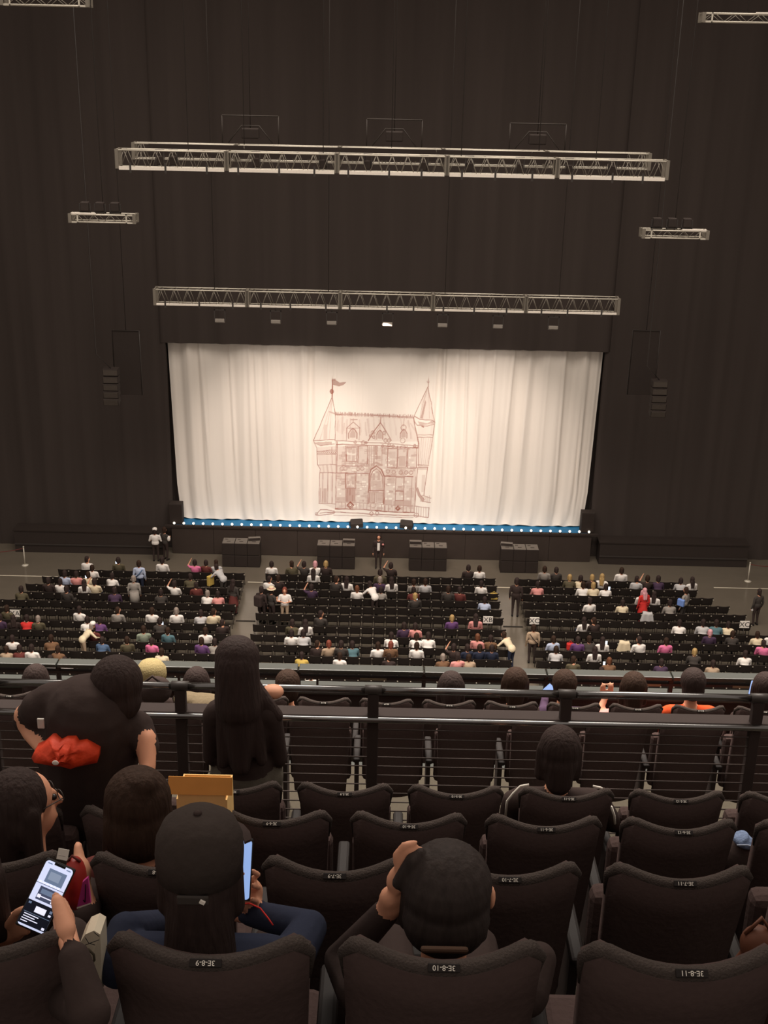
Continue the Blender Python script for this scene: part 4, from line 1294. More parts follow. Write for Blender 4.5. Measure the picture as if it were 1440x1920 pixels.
def bag(px, py, z, col, size, label, cat='bag'):
    p = at(px, py, Z=z)
    t = thing('bag', label, cat, (p.x, p.y, z - size[2] / 2))
    MB().box((-size[0] / 2, -size[1] / 2, 0), (size[0] / 2, size[1] / 2, size[2]), ch=min(size) * 0.25).build('bag_body', cloth(col), t)
    MB().tube([(-size[0] * 0.3, 0, size[2]), (0, 0, size[2] * 1.35), (size[0] * 0.3, 0, size[2])], 0.012, 5).build('handle', cloth(col), t)


bag(1069, 1212, 0.6, 'red', (0.3, 0.2, 0.3), 'red bag on a chair beside the person in pale blue')
bag(926, 1118, 0.6, 'yellow', (0.36, 0.25, 0.28), 'tan plush bag on the chair at the right end of the centre block')

# ------------------------------------------------------------------ balcony terrace, rails
BACK_H = 1.08
ROW = {8: (2.01, 21.09), 7: (2.94, 20.60), 6: (3.82, 20.155), 5: (4.73, 19.68), 4: (7.25, 18.60), 3: (8.71, 17.88)}
RF = {k: v[1] - BACK_H for k, v in ROW.items()}
bal = struct(link('floor_balcony', None))
edges = [(9, -1.6, ROW[8][0] - 0.35, RF[8] + 0.48), (8, ROW[8][0] - 0.35, ROW[7][0] - 0.3, RF[8]), (7, ROW[7][0] - 0.3, ROW[6][0] - 0.3, RF[7]), (6, ROW[6][0] - 0.3, ROW[5][0] - 0.3, RF[6]), (5, ROW[5][0] - 0.3, 5.8, RF[5]),
         (4, 5.8, ROW[3][0] - 0.35, RF[4]), (3, ROW[3][0] - 0.35, 9.75, RF[3])]
for k, y0, y1, z in edges:
    MB().box((-9, y0, z - 0.7), (9, y1, z)).build('step', M_step, bal)
    MB().box((-9, y1 - 0.05, z - 0.001), (9, y1 + 0.004, z + 0.006)).build('nosing', M_ledge, bal)
MB().box((-9, 9.6, 14.6), (9, 9.78, 17.47)).build('parapet', M_bfront, bal)

# barrier in front of row 5
bx = [at(px, 1300, Y=5.7).x for px in (-740, -380, -20, 338, 700, 1063, 1425, 1787, 2150)]
t = thing('guard_rail', 'dark barrier with two shiny rails and thin wires before the seat rows', 'railing', (0, 5.7, RF[5]))
zB, zA = 19.672 - RF[5], 19.505 - RF[5]
for a, b in zip(bx[:-1], bx[1:]):
    MB().tube([(a + 0.02, 0, zB), (b - 0.02, 0, zB)], 0.021, 10).build('top_rail', M_chrome, t)
MB().tube([(bx[0] - 1.0, 0, zB), (bx[0] - 0.02, 0, zB)], 0.021, 10).build('top_rail', M_chrome, t)
MB().tube([(bx[-1] + 0.02, 0, zB), (bx[-1] + 1.0, 0, zB)], 0.021, 10).build('top_rail', M_chrome, t)
for x in bx:
    MB().box((x - 0.03, -0.02, 0), (x + 0.03, 0.03, zB - 0.02), ch=0.006).build('post', M_bfront, t)
    MB().lathe([(0.027, -0.045), (0.027, 0.045)], 10, M=Matrix.Translation((x, 0, zB)) @ Matrix.Rotation(math.pi / 2, 4, 'Y')).build('connector', M_dkmetal, t)
MB().tube([(bx[0] - 1, -0.03, zA), (bx[-1] + 1, -0.03, zA)], 0.017, 10).build('lower_rail', M_chrome, t)
MB().box((bx[0] - 1, -0.01, zA - 0.03), (bx[-1] + 1, 0.09, zA + 0.012), ch=0.006).build('ledge', M_bfront, t)
for k in range(12):
    z = zA - 0.07 - 0.058 * k
    MB().tube([(bx[0] - 1, -0.01, z), (bx[-1] + 1, -0.01, z)], 0.004, 5).build('wire', M_wire, t)
# parapet rail at the balcony edge
t = thing('parapet_rail', 'flat grey-green handrail on low posts along the balcony front', 'railing', (0, 9.65, 17.47))
xs = [at(px, 1260, Y=9.65).x for px in (-620, -340, -60, 110, 300, 560, 795, 1025, 1260, 1480, 1720, 1960)]
for a, b in zip(xs[:-1], xs[1:]):
    MB().box((a + 0.005, -0.06, 0.185), (b - 0.005, 0.06, 0.225), ch=0.008).build('top_rail', M_ledge, t)
for k, x in enumerate(xs):
    MB().box((x - 0.018, -0.02, 0), (x + 0.018, 0.02, 0.19)).build('post', M_bfront, t)
    MB().box((x + 0.16, -0.02, 0), (x + 0.18, 0.02, 0.13)).build('post', M_bfront, t)
MB().box((xs[0], -0.025, 0.115), (xs[-1], 0.025, 0.14)).build('middle_rail', M_bfront, t)
MB().box((xs[0], -0.1, 0), (xs[-1], 0.1, 0.025)).build('ledge', M_ledge, t)
M_sticker = mat('rail_sticker', (120, 110, 88), 0.5, 0.3)
for px in (700, 1215, 1400):
    x = at(px, 1265, Y=9.65).x
    MB().box((x - 0.12, -0.028, 0.112), (x + 0.12, -0.024, 0.136)).build('rail_plate', M_sticker, t)

# balcony seats
nU, nV = 12, 6


def back_pt(u, v):
    w = 0.186 + 0.028 * v ** 0.8
    z = 0.34 + 0.70 * v + (0.035 * u * u - 0.05 * max(0, abs(u) - 0.86) / 0.14 * (abs(u) > 0.86)) * v ** 4
    return Vector((u * w, 0.065 * u * u + 0.13 * (1 - v), z))


vs, fs = [], []
for j in range(nV + 1):
    for i in range(nU + 1):
        vs.append(back_pt(-1 + 2 * i / nU, j / nV))
for j in range(nV):
    for i in range(nU):
        a = j * (nU + 1) + i
        fs.append((a, a + 1, a + nU + 2, a + nU + 1))
off = len(vs)
vs += [p + Vector((0, 0.055, 0)) for p in vs]
fs += [tuple(reversed([q + off for q in f])) for f in fs]
rim = list(range(nU + 1)) + [nU + (nU + 1) * j for j in range(1, nV + 1)] + [nV * (nU + 1) + nU - i for i in range(1, nU + 1)] + [(nU + 1) * j for j in range(nV - 1, 0, -1)]
fs += [(rim[(i + 1) % len(rim)], rim[i], rim[i] + off, rim[(i + 1) % len(rim)] + off) for i in range(len(rim))]
me_back = MB().add(vs, fs, 0, True).mesh('backrest', M_seatfab)
tr = [back_pt(-1, 0.86) + Vector((0, 0.03, 0)), back_pt(-1, 0.94) + Vector((0, 0.03, 0))] + [back_pt(-1 + 2 * i / 18, 1.0) + Vector((0, 0.022, 0.0)) for i in range(19)] + [back_pt(1, 0.94) + Vector((0, 0.03, 0)), back_pt(1, 0.86) + Vector((0, 0.03, 0))]
me_trim = MB().tube(tr, [0.004, 0.01, 0.014] + [0.02] * (len(tr) - 6) + [0.014, 0.01, 0.004], 8).mesh('top_trim', M_trim)
me_cush_dn = MB().box((-0.22, 0.16, 0.38), (0.22, 0.6, 0.47), ch=0.03).mesh('seat_cushion', M_seatfab)
me_cush_up = MB().box((-0.22, 0.24, 0.40), (0.22, 0.33, 0.82), ch=0.03).mesh('seat_cushion', M_seatfab)
me_arm = MB().box((-0.285, 0.16, 0.60), (-0.235, 0.5, 0.635), ch=0.012).mesh('armrest', M_plate)
me_arm2 = MB().box((0.235, 0.16, 0.60), (0.285, 0.5, 0.635), ch=0.012).mesh('armrest', M_plate)
me_leg = MB().box((-0.275, 0.24, 0), (-0.245, 0.44, 0.6)).box((-0.275, 0.2, 0), (-0.245, 0.5, 0.03)).mesh('leg_panel', M_bfront)
me_plate = MB().box((-0.034, -0.009, -0.003), (0.034, 0.009, 0.003), ch=0.002).mesh('number_plate', M_plate)


def seat(row, x, num, sitting, last=False):
    y, z = ROW[row]
    t = thing('theatre_seat', 'black theatre seat numbered 3E-%d-%d in the balcony%s' % (row, num, ', occupied' if sitting and (row, num) != (8, 11) else ''), 'seat', (x, y, z - BACK_H), 0, 'balcony seats')
    link('backrest', me_back, t)
    link('top_trim', me_trim, t)
    link('seat_cushion', me_cush_dn if sitting else me_cush_up, t)
    link('armrest', me_arm, t)
    link('leg_panel', me_leg, t)
    if last:
        link('armrest', me_arm2, t)
    p = link('number_plate', me_plate, t, (0, 0.008, BACK_H - 0.022))
    p.rotation_euler = (math.radians(42), 0, 0)
    l = link('lettering', text_mesh('3E-%d-%d' % (row, num), 0.0155, M_num, 0.0003), p, (0, 0, 0.0036))
    l.rotation_euler = (0, 0, math.pi)


OCC = {(8, 11), (8, 8), (8, 9), (8, 10), (7, 8), (7, 7), (5, 11), (3, 10), (3, 11), (3, 12), (3, 13), (3, 14), (3, 8), (3, 7), (3, 15)}
XREF = {8: (0.246, 10), 7: (0.497, 10), 6: (0.220, 10), 5: (0.465, 10), 4: (0.72, 10), 3: (0.675, 10)}
for row, lo, hi in ((8, 7, 12), (7, 6, 13), (6, 6, 14), (5, 5, 14), (4, 4, 16), (3, 3, 17)):
    for num in range(lo, hi + 1):
        seat(row, (0.03 if (row, num) == (8, 8) else 0.02 if (row, num) == (8, 9) else 0) + XREF[row][0] + 0.52 * (num - XREF[row][1]), num, (row, num) in OCC, num == hi)

# ------------------------------------------------------------------ people in the balcony
LIP = mat('lip', (170, 90, 84), 0.5, 0.3)


def fg(prims, mats4, hair, hairmat, label, origin, voxel=0.011, extra=None):
    me = fuse(prims, voxel, [mats4[0], mats4[1], mats4[2], mats4[3]], 'person', 5)
    o = link('person', me, None, origin)
    if hair:
        link('hair', fuse(hair, voxel, [hairmat], 'hair', 3), o)
    tag(o, label, 'person')
    return o


BLK, NVY = cloth('black'), cloth('navy')


def rel(px, py, Y, o):
    return at(px, py, Y=Y) - Vector(o)


def finger(pts, r):
    return [ccap(a, b, r, r * 0.92, SK) for a, b in zip(pts[:-1], pts[1:])]


# person with a black cap and phone, row 8
hw = at(378, 1614, Y=2.30)
O = Vector((hw.x, ROW[8][0] + 0.27, RF[8]))
H = hw - O
pr = [q for q in seated(H, elbows=(rel(235, 1745, 2.32, O), rel(580, 1740, 2.40, O)), hands=(rel(300, 1730, 2.52, O), rel(470, 1712, 2.56, O)), w=0.185)]
hand = [ell(rel(466, 1672, 2.555, O), (0.04, 0.02, 0.045), SK), ccap(rel(470, 1712, 2.56, O), rel(466, 1680, 2.555, O), 0.026, 0.03, SK)]
for (a, b, c) in (((470, 1650), (484, 1640), (474, 1634)), ((472, 1668), (485, 1664), (474, 1660)), ((472, 1690), (484, 1690), (472, 1686)), ((470, 1700), (460, 1706), (444, 1697))):
    hand += finger([rel(*a, 2.55, O), rel(*b, 2.53, O), rel(*c, 2.505, O)], 0.0085)
hand += finger([rel(444, 1690, 2.53, O), rel(448, 1660, 2.50, O), rel(456, 1638, 2.495, O)], 0.0095)
p5 = fg(pr + hand, (M_skin, NVY, BLK, M_ink), hair_prims(H, None, 0.98, 'bob') + [ccap(H + Vector((0, -0.05, -0.06)), H + Vector((0, -0.07, -0.2)), 0.075, 0.085, 0)], M_hairs['black'], 'person in black cap and navy jacket holding up a glowing phone', O, 0.006)
Rc = Matrix.Rotation(-0.12, 4, 'X')
capm = MB().lathe([(0.098, -0.035), (0.101, 0.02), (0.098, 0.055), (0.082, 0.09), (0.05, 0.112), (0.012, 0.122)], 26, M=Matrix.Translation(H + Vector((0, -0.022, 0.025))) @ Rc @ Matrix.Diagonal((1, 1.06, 1, 1)))
cap_o = capm.build('cap', mat('cap_black', (60, 52, 48), 0.9, 0.1, scale=40, bump=0.2), p5)
MB().ball(H + Vector((0, -0.026, 0.148)), (0.01, 0.01, 0.006), 5).build('cap_button', BLK, cap_o)
MB().box((-0.035, -0.004, -0.011), (0.035, 0.004, 0.011), M=Matrix.Translation(H + Vector((0, -0.132, -0.005))), ch=0.003).build('cap_strap', mat('cap_strap', (62, 56, 52), 0.7, 0.2), cap_o)
MB().box((-0.006, -0.003, -0.004), (0.006, 0.003, 0.004), M=Matrix.Translation(H + Vector((0.022, -0.138, -0.005))) @ Matrix.Rotation(0.5, 4, 'Y')).build('cap_buckle', M_num, cap_o)
brim = MB()
vs = [H + Vector((0.1 * math.cos(a) * s_, 0.07 + 0.1 * math.sin(a) * s_ + (0.06 if s_ > 0.99 else 0), -0.01 - (0.035 if s_ > .99 else 0) + dz)) for dz in (0, 0.006) for s_ in (0.9, 1.0) for a in np.linspace(0.1, math.pi - 0.1, 10)]
fs = [(i, i + 1, i + 11, i + 10) for i in range(9)] + [(i + 21, i + 20, i + 30, i + 31) for i in range(9)]
brim.add(vs, fs, 0, True).build('cap_brim', BLK, cap_o)

# phone of the person with the cap
def phone(center, u_dir, n_dir, w, l, label, screen_build):
    n_ = Vector(n_dir).normalized()
    u_ = (Vector(u_dir) - n_ * Vector(u_dir).dot(n_)).normalized()
    r_ = u_.cross(n_)
    Mx = Matrix((r_, u_, n_)).transposed().to_4x4()
    Mx.translation = center
    t = thing('phone', label, 'phone')
    t.matrix_world = Mx
    MB().box((-w / 2, -l / 2, -0.004), (w / 2, l / 2, 0.004), ch=0.0035).build('case', M_phone, t)
    screen_build(t, w - 0.006, l - 0.008)
    return t


def flat(parent, name, x0, y0, x1, y1, z, m):
    return MB().add([(x0, y0, z), (x1, y0, z), (x1, y1, z), (x0, y1, z)], [(0, 1, 2, 3)]).build(name, m, parent)


def rounded(w, l, r=0.008, n=5):
    pts = []
    for cx, cy, a0 in ((w / 2 - r, l / 2 - r, 0), (-w / 2 + r, l / 2 - r, 90), (-w / 2 + r, -l / 2 + r, 180), (w / 2 - r, -l / 2 + r, 270)):
        pts += [(cx + r * math.cos(math.radians(a0 + 90 * k / n)), cy + r * math.sin(math.radians(a0 + 90 * k / n))) for k in range(n + 1)]
    return pts


def scr_mat(name, rgb, e=1.0):
    return mat('screen_' + name, rgb, 0.3, 0.1, var=0.02, emit=e)


def plain_screen(t, w, l):
    pts = rounded(w, l)
    s = MB().add([(x, y, 0.0046) for x, y in pts], [tuple(range(len(pts)))]).build('screen', scr_mat('pale_blue', (150, 182, 238), 0.75), t)
    flat(s, 'app_icon', w * 0.02, -l * 0.36, w * 0.2, -l * 0.31, 0.0049, scr_mat('green', (120, 175, 150), 0.6))


def feed_screen(t, w, l):
    pts = rounded(w, l)
    s = MB().add([(x, y, 0.0046) for x, y in pts], [tuple(range(len(pts)))]).build('screen', scr_mat('white', (205, 214, 245), 0.8), t)
    f = lambda n, x0, y0, x1, y1, m, z=0.0049: flat(s, n, -w / 2 + x0 * w, l / 2 - y1 * l, -w / 2 + x1 * w, l / 2 - y0 * l, z, m)
    dk, mid, nv, wh = scr_mat('dark', (22, 24, 36), 0.5), scr_mat('grey_blue', (110, 128, 158), 0.6), scr_mat('slate', (70, 78, 104), 0.6), scr_mat('bright', (225, 228, 250), 0.9)
    f('notch', 0.3, 0.0, 0.7, 0.035, mat('notch_black', (8, 8, 9), 0.5, 0.2))
    f('picture', 0.22, 0.1, 0.86, 0.31, mid)
    f('picture_inset', 0.3, 0.14, 0.7, 0.26, scr_mat('haze', (140, 156, 182), 0.6), 0.0051)
    f('dark_band', 0.0, 0.345, 1.0, 0.352, dk, 0.0051)
    for k in range(6):
        f('caption_mark', 0.08 + k * 0.13, 0.315, 0.17 + k * 0.13, 0.34, wh, 0.0052)
    f('picture', 0.2, 0.38, 0.84, 0.58, nv)
    f('picture_inset', 0.28, 0.41, 0.8, 0.48, mid, 0.0051)
    f('arrow_bar', 0.3, 0.515, 0.8, 0.53, wh, 0.0052)
    f('arrow_knob', 0.22, 0.5, 0.34, 0.55, wh, 0.0052)
    f('button', 0.74, 0.5, 0.9, 0.57, wh, 0.0052)
    f('dark_panel', 0.0, 0.615, 1.0, 0.97, dk, 0.0050)
    f('card', 0.36, 0.67, 0.74, 0.76, wh, 0.0052)
    f('card_band', 0.03, 0.79, 0.97, 0.797, mid, 0.0052)
    for k, (a, b) in enumerate(((0.08, 0.6), (0.08, 0.5), (0.06, 0.64), (0.06, 0.3))):
        f('text_line', a, 0.815 + 0.035 * k, b, 0.828 + 0.035 * k, wh, 0.0052)
    f('icon', 0.06, 0.64, 0.16, 0.67, mid, 0.0052)
    f('icon', 0.86, 0.66, 0.95, 0.7, mid, 0.0052)
    f('icon', 0.86, 0.72, 0.95, 0.75, wh, 0.0052)
    f('icon', 0.84, 0.92, 0.94, 0.955, wh, 0.0052)
    f('status_mark', 0.08, 0.03, 0.24, 0.045, mid, 0.0052)
    f('status_mark', 0.76, 0.03, 0.92, 0.045, mid, 0.0052)


c = at(447, 1630, Y=2.50)
ph5 = phone(c, at(443, 1570, Y=2.50) - at(441, 1690, Y=2.50) + Vector((0, 0.02, 0)), (CAM - c).normalized() + Vector((-0.06, 0, -0.12)), 0.068, 0.152, 'phone with a pale blue screen beside the black cap', plain_screen)
strap = [at(x, y, Y=Yd) for x, y, Yd in ((446, 1696, 2.5), (468, 1694, 2.48), (488, 1703, 2.46), (503, 1722, 2.44), (512, 1735, 2.42))]
so = MB().tube([ph5.matrix_world.inverted() @ s_ for s_ in strap], 0.0022, 5).build('red_strap', cloth('red'), ph5)

# person with dark hair and a hand raised to the head, row 8
hw = at(836, 1668, Y=2.33)
O = Vector((hw.x, ROW[8][0] + 0.28, RF[8]))
H = hw - O
pr = seated(H, elbows=(rel(640, 1800, 2.42, O), rel(1010, 1800, 2.36, O)), hands=(rel(722, 1712, 2.36, O), rel(930, 1830, 2.62, O)), w=0.19)
pr = [q for q in pr]
hand = [ccap(rel(722, 1712, 2.36, O), rel(733, 1682, 2.335, O), 0.024, 0.028, SK), ell(rel(747, 1645, 2.325, O), (0.026, 0.022, 0.042), SK, Matrix.Rotation(0.45, 3, 'Y'))]
for dx, dy, ex, ey, r in ((-2, -4, -4, -5, 0.0085), (9, 9, 6, 7, 0.0088), (20, 21, 14, 18, 0.0082), (30, 33, 20, 29, 0.0074)):
    hand += finger([rel(746 + dx * 0.5, 1632 + dy * 0.6, 2.315 - dx * 0.001, O), rel(743 + dx, 1608 + dy, 2.305, O), rel(760 + ex, 1590 + ey, 2.30, O), rel(782 + ex, 1584 + ey, 2.305, O)], r)
hand += finger([rel(738, 1676, 2.325, O), rel(752, 1664, 2.31, O), rel(762, 1645, 2.305, O)], 0.011)
hp = [ell(H + Vector((0, -0.02, 0.028)), (0.108, 0.108, 0.108), 0), ell(H + Vector((0, -0.05, -0.045)), (0.104, 0.08, 0.095), 0), ccap(H + Vector((-0.075, -0.02, 0)), H + Vector((-0.085, 0.0, -0.09)), 0.032, 0.026, 0), ccap(H + Vector((0.075, -0.03, 0)), H + Vector((0.078, -0.03, -0.1)), 0.03, 0.024, 0),
      ccap(rel(774, 1612, 2.29, O), rel(748, 1655, 2.295, O), 0.018, 0.017, 0), ccap(rel(786, 1600, 2.30, O), rel(756, 1660, 2.30, O), 0.016, 0.016, 0)]
p6 = fg(pr + hand, (M_skin, BLK, BLK, M_ink), hp, mat('hair_dark_soft', (54, 46, 43), 0.7, 0.15, scale=4, stretch=(16, 16, 3), var=0.4, bump=0.3), 'person with dark hair, one hand raised to the head, in the front centre seat', O, 0.006)
MB().ball(H + Vector((0.108, 0.0, -0.02)), (0.01, 0.018, 0.03), 6).build('ear', M_skin, p6)
MB().box((-0.055, -0.02, 0), (0.05, 0.0, 0.012), M=Matrix.Translation(rel(835, 1782, 2.13, O)) @ Matrix.Rotation(-0.3, 4, 'X'), ch=0.006).build('collar', mat('collar_brown', (70, 52, 41), 0.8, 0.1), p6)

# person at the lower left looking at a phone, row 8
hw = at(-70, 1650, Y=2.33)
O = Vector((hw.x, ROW[8][0] + 0.28, RF[8]))
H = hw - O
pr = seated(H, elbows=(rel(-190, 1860, 2.3, O), rel(168, 1900, 1.93, O)), hands=(rel(8, 1745, 2.36, O), rel(139, 1796, 2.0, O)), w=0.19)
pr = [q for q in pr if not (q[0] == 'e' and q[-1] == SK and q[1].x > 0.2)]
hand = [ccap(rel(139, 1800, 2.0, O), rel(122, 1742, 2.12, O), 0.021, 0.024, SK), ccap(rel(122, 1742, 2.12, O), rel(119, 1725, 2.19, O), 0.024, 0.024, SK), ell(rel(119, 1722, 2.215, O), (0.026, 0.022, 0.042), SK, Matrix.Rotation(-0.25, 3, 'Y'))]
hand += finger([rel(117, 1742, 2.17, O), rel(111, 1706, 2.165, O), rel(105, 1680, 2.175, O)], 0.0115)
for k, (a, b, c_) in enumerate((((126, 1722), (124, 1700), (118, 1688)), ((128, 1730), (128, 1712), (117, 1702)), ((128, 1742), (128, 1728), (112, 1718)), ((126, 1752), (122, 1744), (108, 1736)))):
    hand += finger([rel(*a, 2.225, O), rel(*b, 2.235, O), rel(*c_, 2.245, O)], 0.0095 - 0.0006 * k)
lh = [ell(rel(22, 1742, 2.30, O), (0.035, 0.022, 0.04), SK, Matrix.Rotation(0.7, 3, 'Y')), ccap(rel(0, 1765, 2.33, O), rel(18, 1746, 2.31, O), 0.026, 0.028, SK)]
for k in range(4):
    lh += finger([rel(22 + 3 * k, 1730 + 9 * k, 2.28, O), rel(40 + 2 * k, 1716 + 11 * k, 2.26, O), rel(56 - k, 1712 + 12 * k, 2.25, O)], 0.0095 - 0.0005 * k)
lh += finger([rel(14, 1735, 2.28, O), rel(30, 1712, 2.25, O), rel(44, 1704, 2.22, O)], 0.010)
p7 = fg(pr + hand + lh, (M_skin, BLK, BLK, M_ink), hair_prims(H, None, 1.12, 'bob'), M_hairs['black'], 'person in black sleeves holding a phone at the lower left corner', O, 0.006)
c = at(86, 1681, Y=2.215)
phone(c, at(107, 1626, Y=2.215) - at(65, 1737, Y=2.215), (CAM - c).normalized() + Vector((-0.15, 0, -0.06)), 0.072, 0.156, 'phone showing pictures and text, held at the lower left', feed_screen)

# person in profile with glasses at the left, row 7
hw = at(52, 1508, Y=3.26)
O = Vector((hw.x, ROW[7][0] + 0.27, RF[7]))
H = hw - O
Rp = Matrix.Rotation(-0.85, 3, 'Z')
fp = lambda x, y, z: H + Rp @ Vector((x, y, z))
hp = [ell(fp(0, -0.035, 0.035), (0.098, 0.1, 0.105), 0, Rp), ell(fp(0, -0.055, -0.03), (0.1, 0.075, 0.12), 0, Rp), ccap(fp(-0.075, -0.01, 0.02), fp(-0.08, -0.01, -0.14), 0.035, 0.03, 0), ccap(fp(0.08, -0.03, 0.02), fp(0.085, -0.03, -0.15), 0.035, 0.03, 0), ccap(fp(0, -0.08, 0), fp(0, -0.1, -0.2), 0.08, 0.06, 0)]
p3 = fg(seated(H, Rh=Rp, w=0.18, sleeve='short', elbows=(Vector((-0.28, 0.05, 0.6)), rel(160, 1715, 2.96, O)), hands=(Vector((-0.1, 0.26, 0.55)), rel(154, 1660, 3.02, O))), (M_skin, BLK, BLK, M_ink), hp, M_hairs['black'], 'person with dark hair in profile at the left, face turned right', O, 0.009)
for s in (-1, 1):
    MB().ball(fp(s * 0.032, 0.075, 0.012), 0.011, 5).build('eye', mat('eye_dark', (30, 26, 26), 0.3, 0.5), p3)
gl = MB()
for s in (-1, 1):
    gl.tube([fp(s * 0.033 + 0.023 * math.cos(a), 0.098, 0.01 + 0.019 * math.sin(a)) for a in np.linspace(0, 2 * math.pi, 12)], 0.0018, 4)
    gl.tube([fp(s * 0.056, 0.096, 0.012), fp(s * 0.082, 0.0, 0.016)], 0.0018, 4)
gl.tube([fp(-0.01, 0.1, 0.012), fp(0.01, 0.1, 0.012)], 0.0018, 4).build('glasses', M_dkmetal, p3)

# person with brown hair tied up, row 7
hw = at(262, 1505, Y=3.24)
O = Vector((hw.x, ROW[7][0] + 0.27, RF[7]))
H = hw - O
hp = [ell(H + Vector((0, -0.025, 0.03)), (0.108, 0.105, 0.11), 0), ell(H + Vector((0, -0.055, -0.06)), (0.11, 0.08, 0.12), 0), ell(H + Vector((0.03, -0.06, 0.11)), (0.045, 0.045, 0.035), 0), ccap(H + Vector((-0.07, -0.03, 0)), H + Vector((-0.09, -0.03, -0.18)), 0.04, 0.035, 0), ccap(H + Vector((0.07, -0.03, 0)), H + Vector((0.09, -0.03, -0.18)), 0.04, 0.035, 0)]
fg(seated(H, w=0.175), (M_skin, cloth('maroon'), BLK, M_ink), hp, M_hairs['brown'], 'person with brown tied hair seated before the cardboard box', O)

# person bending in a black shirt at the left, row 6
hw = at(221, 1284, Y=4.28)
O = Vector((at(165, 1400, Y=4.25).x, 4.32, RF[6]))
H = hw - O
S_ = rel(165, 1345, 4.22, O)
P_ = Vector((-0.05, -0.02, 0.82))
pr = head_prims(H, Matrix.Rotation(0.25, 3, 'Y')) + [ccap(S_ + Vector((0.06, 0, 0)), H + Vector((-0.01, -0.02, -0.08)), 0.06, 0.052, SK)]
pr += [ell(S_.lerp(P_, 0.3), (0.225, 0.13, 0.26), TP), ccap(rel(95, 1318, 4.25, O), rel(200, 1300, 4.24, O), 0.085, 0.075, TP), ell(P_, (0.19, 0.14, 0.18), TP), ccap(rel(80, 1330, 4.25, O), rel(250, 1365, 4.25, O), 0.09, 0.075, TP), ccap(S_, P_, 0.18, 0.17, TP)]
pr += [ccap(rel(75, 1325, 4.25, O), rel(48, 1350, 4.3, O), 0.07, 0.055, TP), ccap(rel(47, 1340, 4.28, O), rel(58, 1372, 4.25, O), 0.046, 0.04, SK), ccap(rel(58, 1372, 4.25, O), rel(88, 1412, 4.1, O), 0.04, 0.03, SK), ell(rel(94, 1416, 4.06, O), (0.04, 0.03, 0.03), SK)]
for k in range(4):
    pr += finger([rel(96, 1412 + 4 * k, 4.05, O), rel(108, 1410 + 5 * k, 4.0, O), rel(116, 1414 + 5 * k, 3.97, O)], 0.009)
pr += finger([rel(92, 1408, 4.05, O), rel(102, 1400, 4.0, O)], 0.01)
pr += [ccap(rel(255, 1365, 4.25, O), rel(275, 1400, 4.2, O), 0.075, 0.055, TP), ccap(rel(273, 1385, 4.2, O), rel(277, 1440, 4.12, O), 0.043, 0.034, SK), ell(rel(274, 1452, 4.1, O), (0.03, 0.028, 0.045), SK)]
for k in range(4):
    pr += finger([rel(266 + 5 * k, 1456, 4.1, O), rel(265 + 5 * k, 1468, 4.09, O), rel(266 + 5 * k, 1478, 4.1, O)], 0.009)
pr += finger([rel(264, 1446, 4.1, O), rel(258, 1456, 4.08, O)], 0.01)
for s in (-1, 1):
    pr += [ccap((s * 0.1 - 0.04, 0, 0.8), (s * 0.12 - 0.04, 0.05, 0.45), 0.1, 0.065, BT), ccap((s * 0.12 - 0.04, 0.05, 0.45), (s * 0.12 - 0.04, 0, 0.09), 0.062, 0.045, BT), ccap((s * 0.12 - 0.04, -0.03, 0.045), (s * 0.12 - 0.04, 0.12, 0.04), 0.045, 0.036, SH)]
hp = [ell(H + Vector((0.0, -0.02, 0.025)), (0.108, 0.108, 0.112), 0), ell(H + Vector((0.0, -0.04, -0.045)), (0.103, 0.088, 0.1), 0)]
p1 = fg(pr, (M_skin, BLK, BLK, M_ink), hp, M_hairs['black'], 'person in black short-sleeved shirt bending forward at the left', O)
MB().ball(H + Vector((-0.108, -0.01, 0.0)), (0.016, 0.024, 0.038), 6).build('ear', M_skin, p1)
M_watch = mat('watch_pale', (205, 200, 190), 0.3, 0.5)
MB().box((-0.014, -0.006, -0.022), (0.014, 0.004, 0.022), M=Matrix.Translation(rel(77, 1356, 4.12, O)), ch=0.003).build('pale_tag', M_watch, p1)

# orange-red bag in front of the bending person
c = at(120, 1408, Y=4.02)
t = thing('orange_bag', 'crumpled orange-red bag with a white mark under the bending person', 'bag', c)
outl = [(-0.13, -0.035), (-0.115, -0.005), (-0.085, 0.012), (-0.055, 0.045), (-0.04, 0.05), (-0.015, 0.035), (0.01, 0.052), (0.045, 0.055), (0.055, 0.035), (0.085, 0.04), (0.105, 0.02), (0.13, -0.01), (0.125, -0.05), (0.06, -0.065), (-0.05, -0.06)]
vs, fs = [], []
NR = 6
for j in range(NR):
    k_ = 1 - j / (NR - 1) * 0.92
    for i, (x, z) in enumerate(outl):
        bul = 0.075 * (1 - k_ * k_)
        vs.append((x * k_, -bul - (0.012 * math.sin(i * 1.3 + j * 1.9) + 0.007 * math.sin(i * 2.9 + j)) * (j > 0), z * k_))
n_ = len(outl)
for j in range(NR - 1):
    for i in range(n_):
        fs.append((j * n_ + i, j * n_ + (i + 1) % n_, (j + 1) * n_ + (i + 1) % n_, (j + 1) * n_ + i))
fs.append(tuple((NR - 1) * n_ + i for i in range(n_)))
o_ = len(vs)
vs += [(x, 0.06, z * 0.9) for x, z in outl]
fs += [(i, o_ + i, o_ + (i + 1) % n_, (i + 1) % n_) for i in range(n_)] + [tuple(o_ + i for i in reversed(range(n_)))]
MB().add(vs, fs, 0, True).build('bag_body', mat('orange_nylon', (214, 64, 30), 0.6, 0.3, scale=20, bump=0.4, var=0.25), t)
MB().ball((-0.01, -0.088, 0.002), (0.013, 0.004, 0.011), 5).build('white_mark', M_num, t)

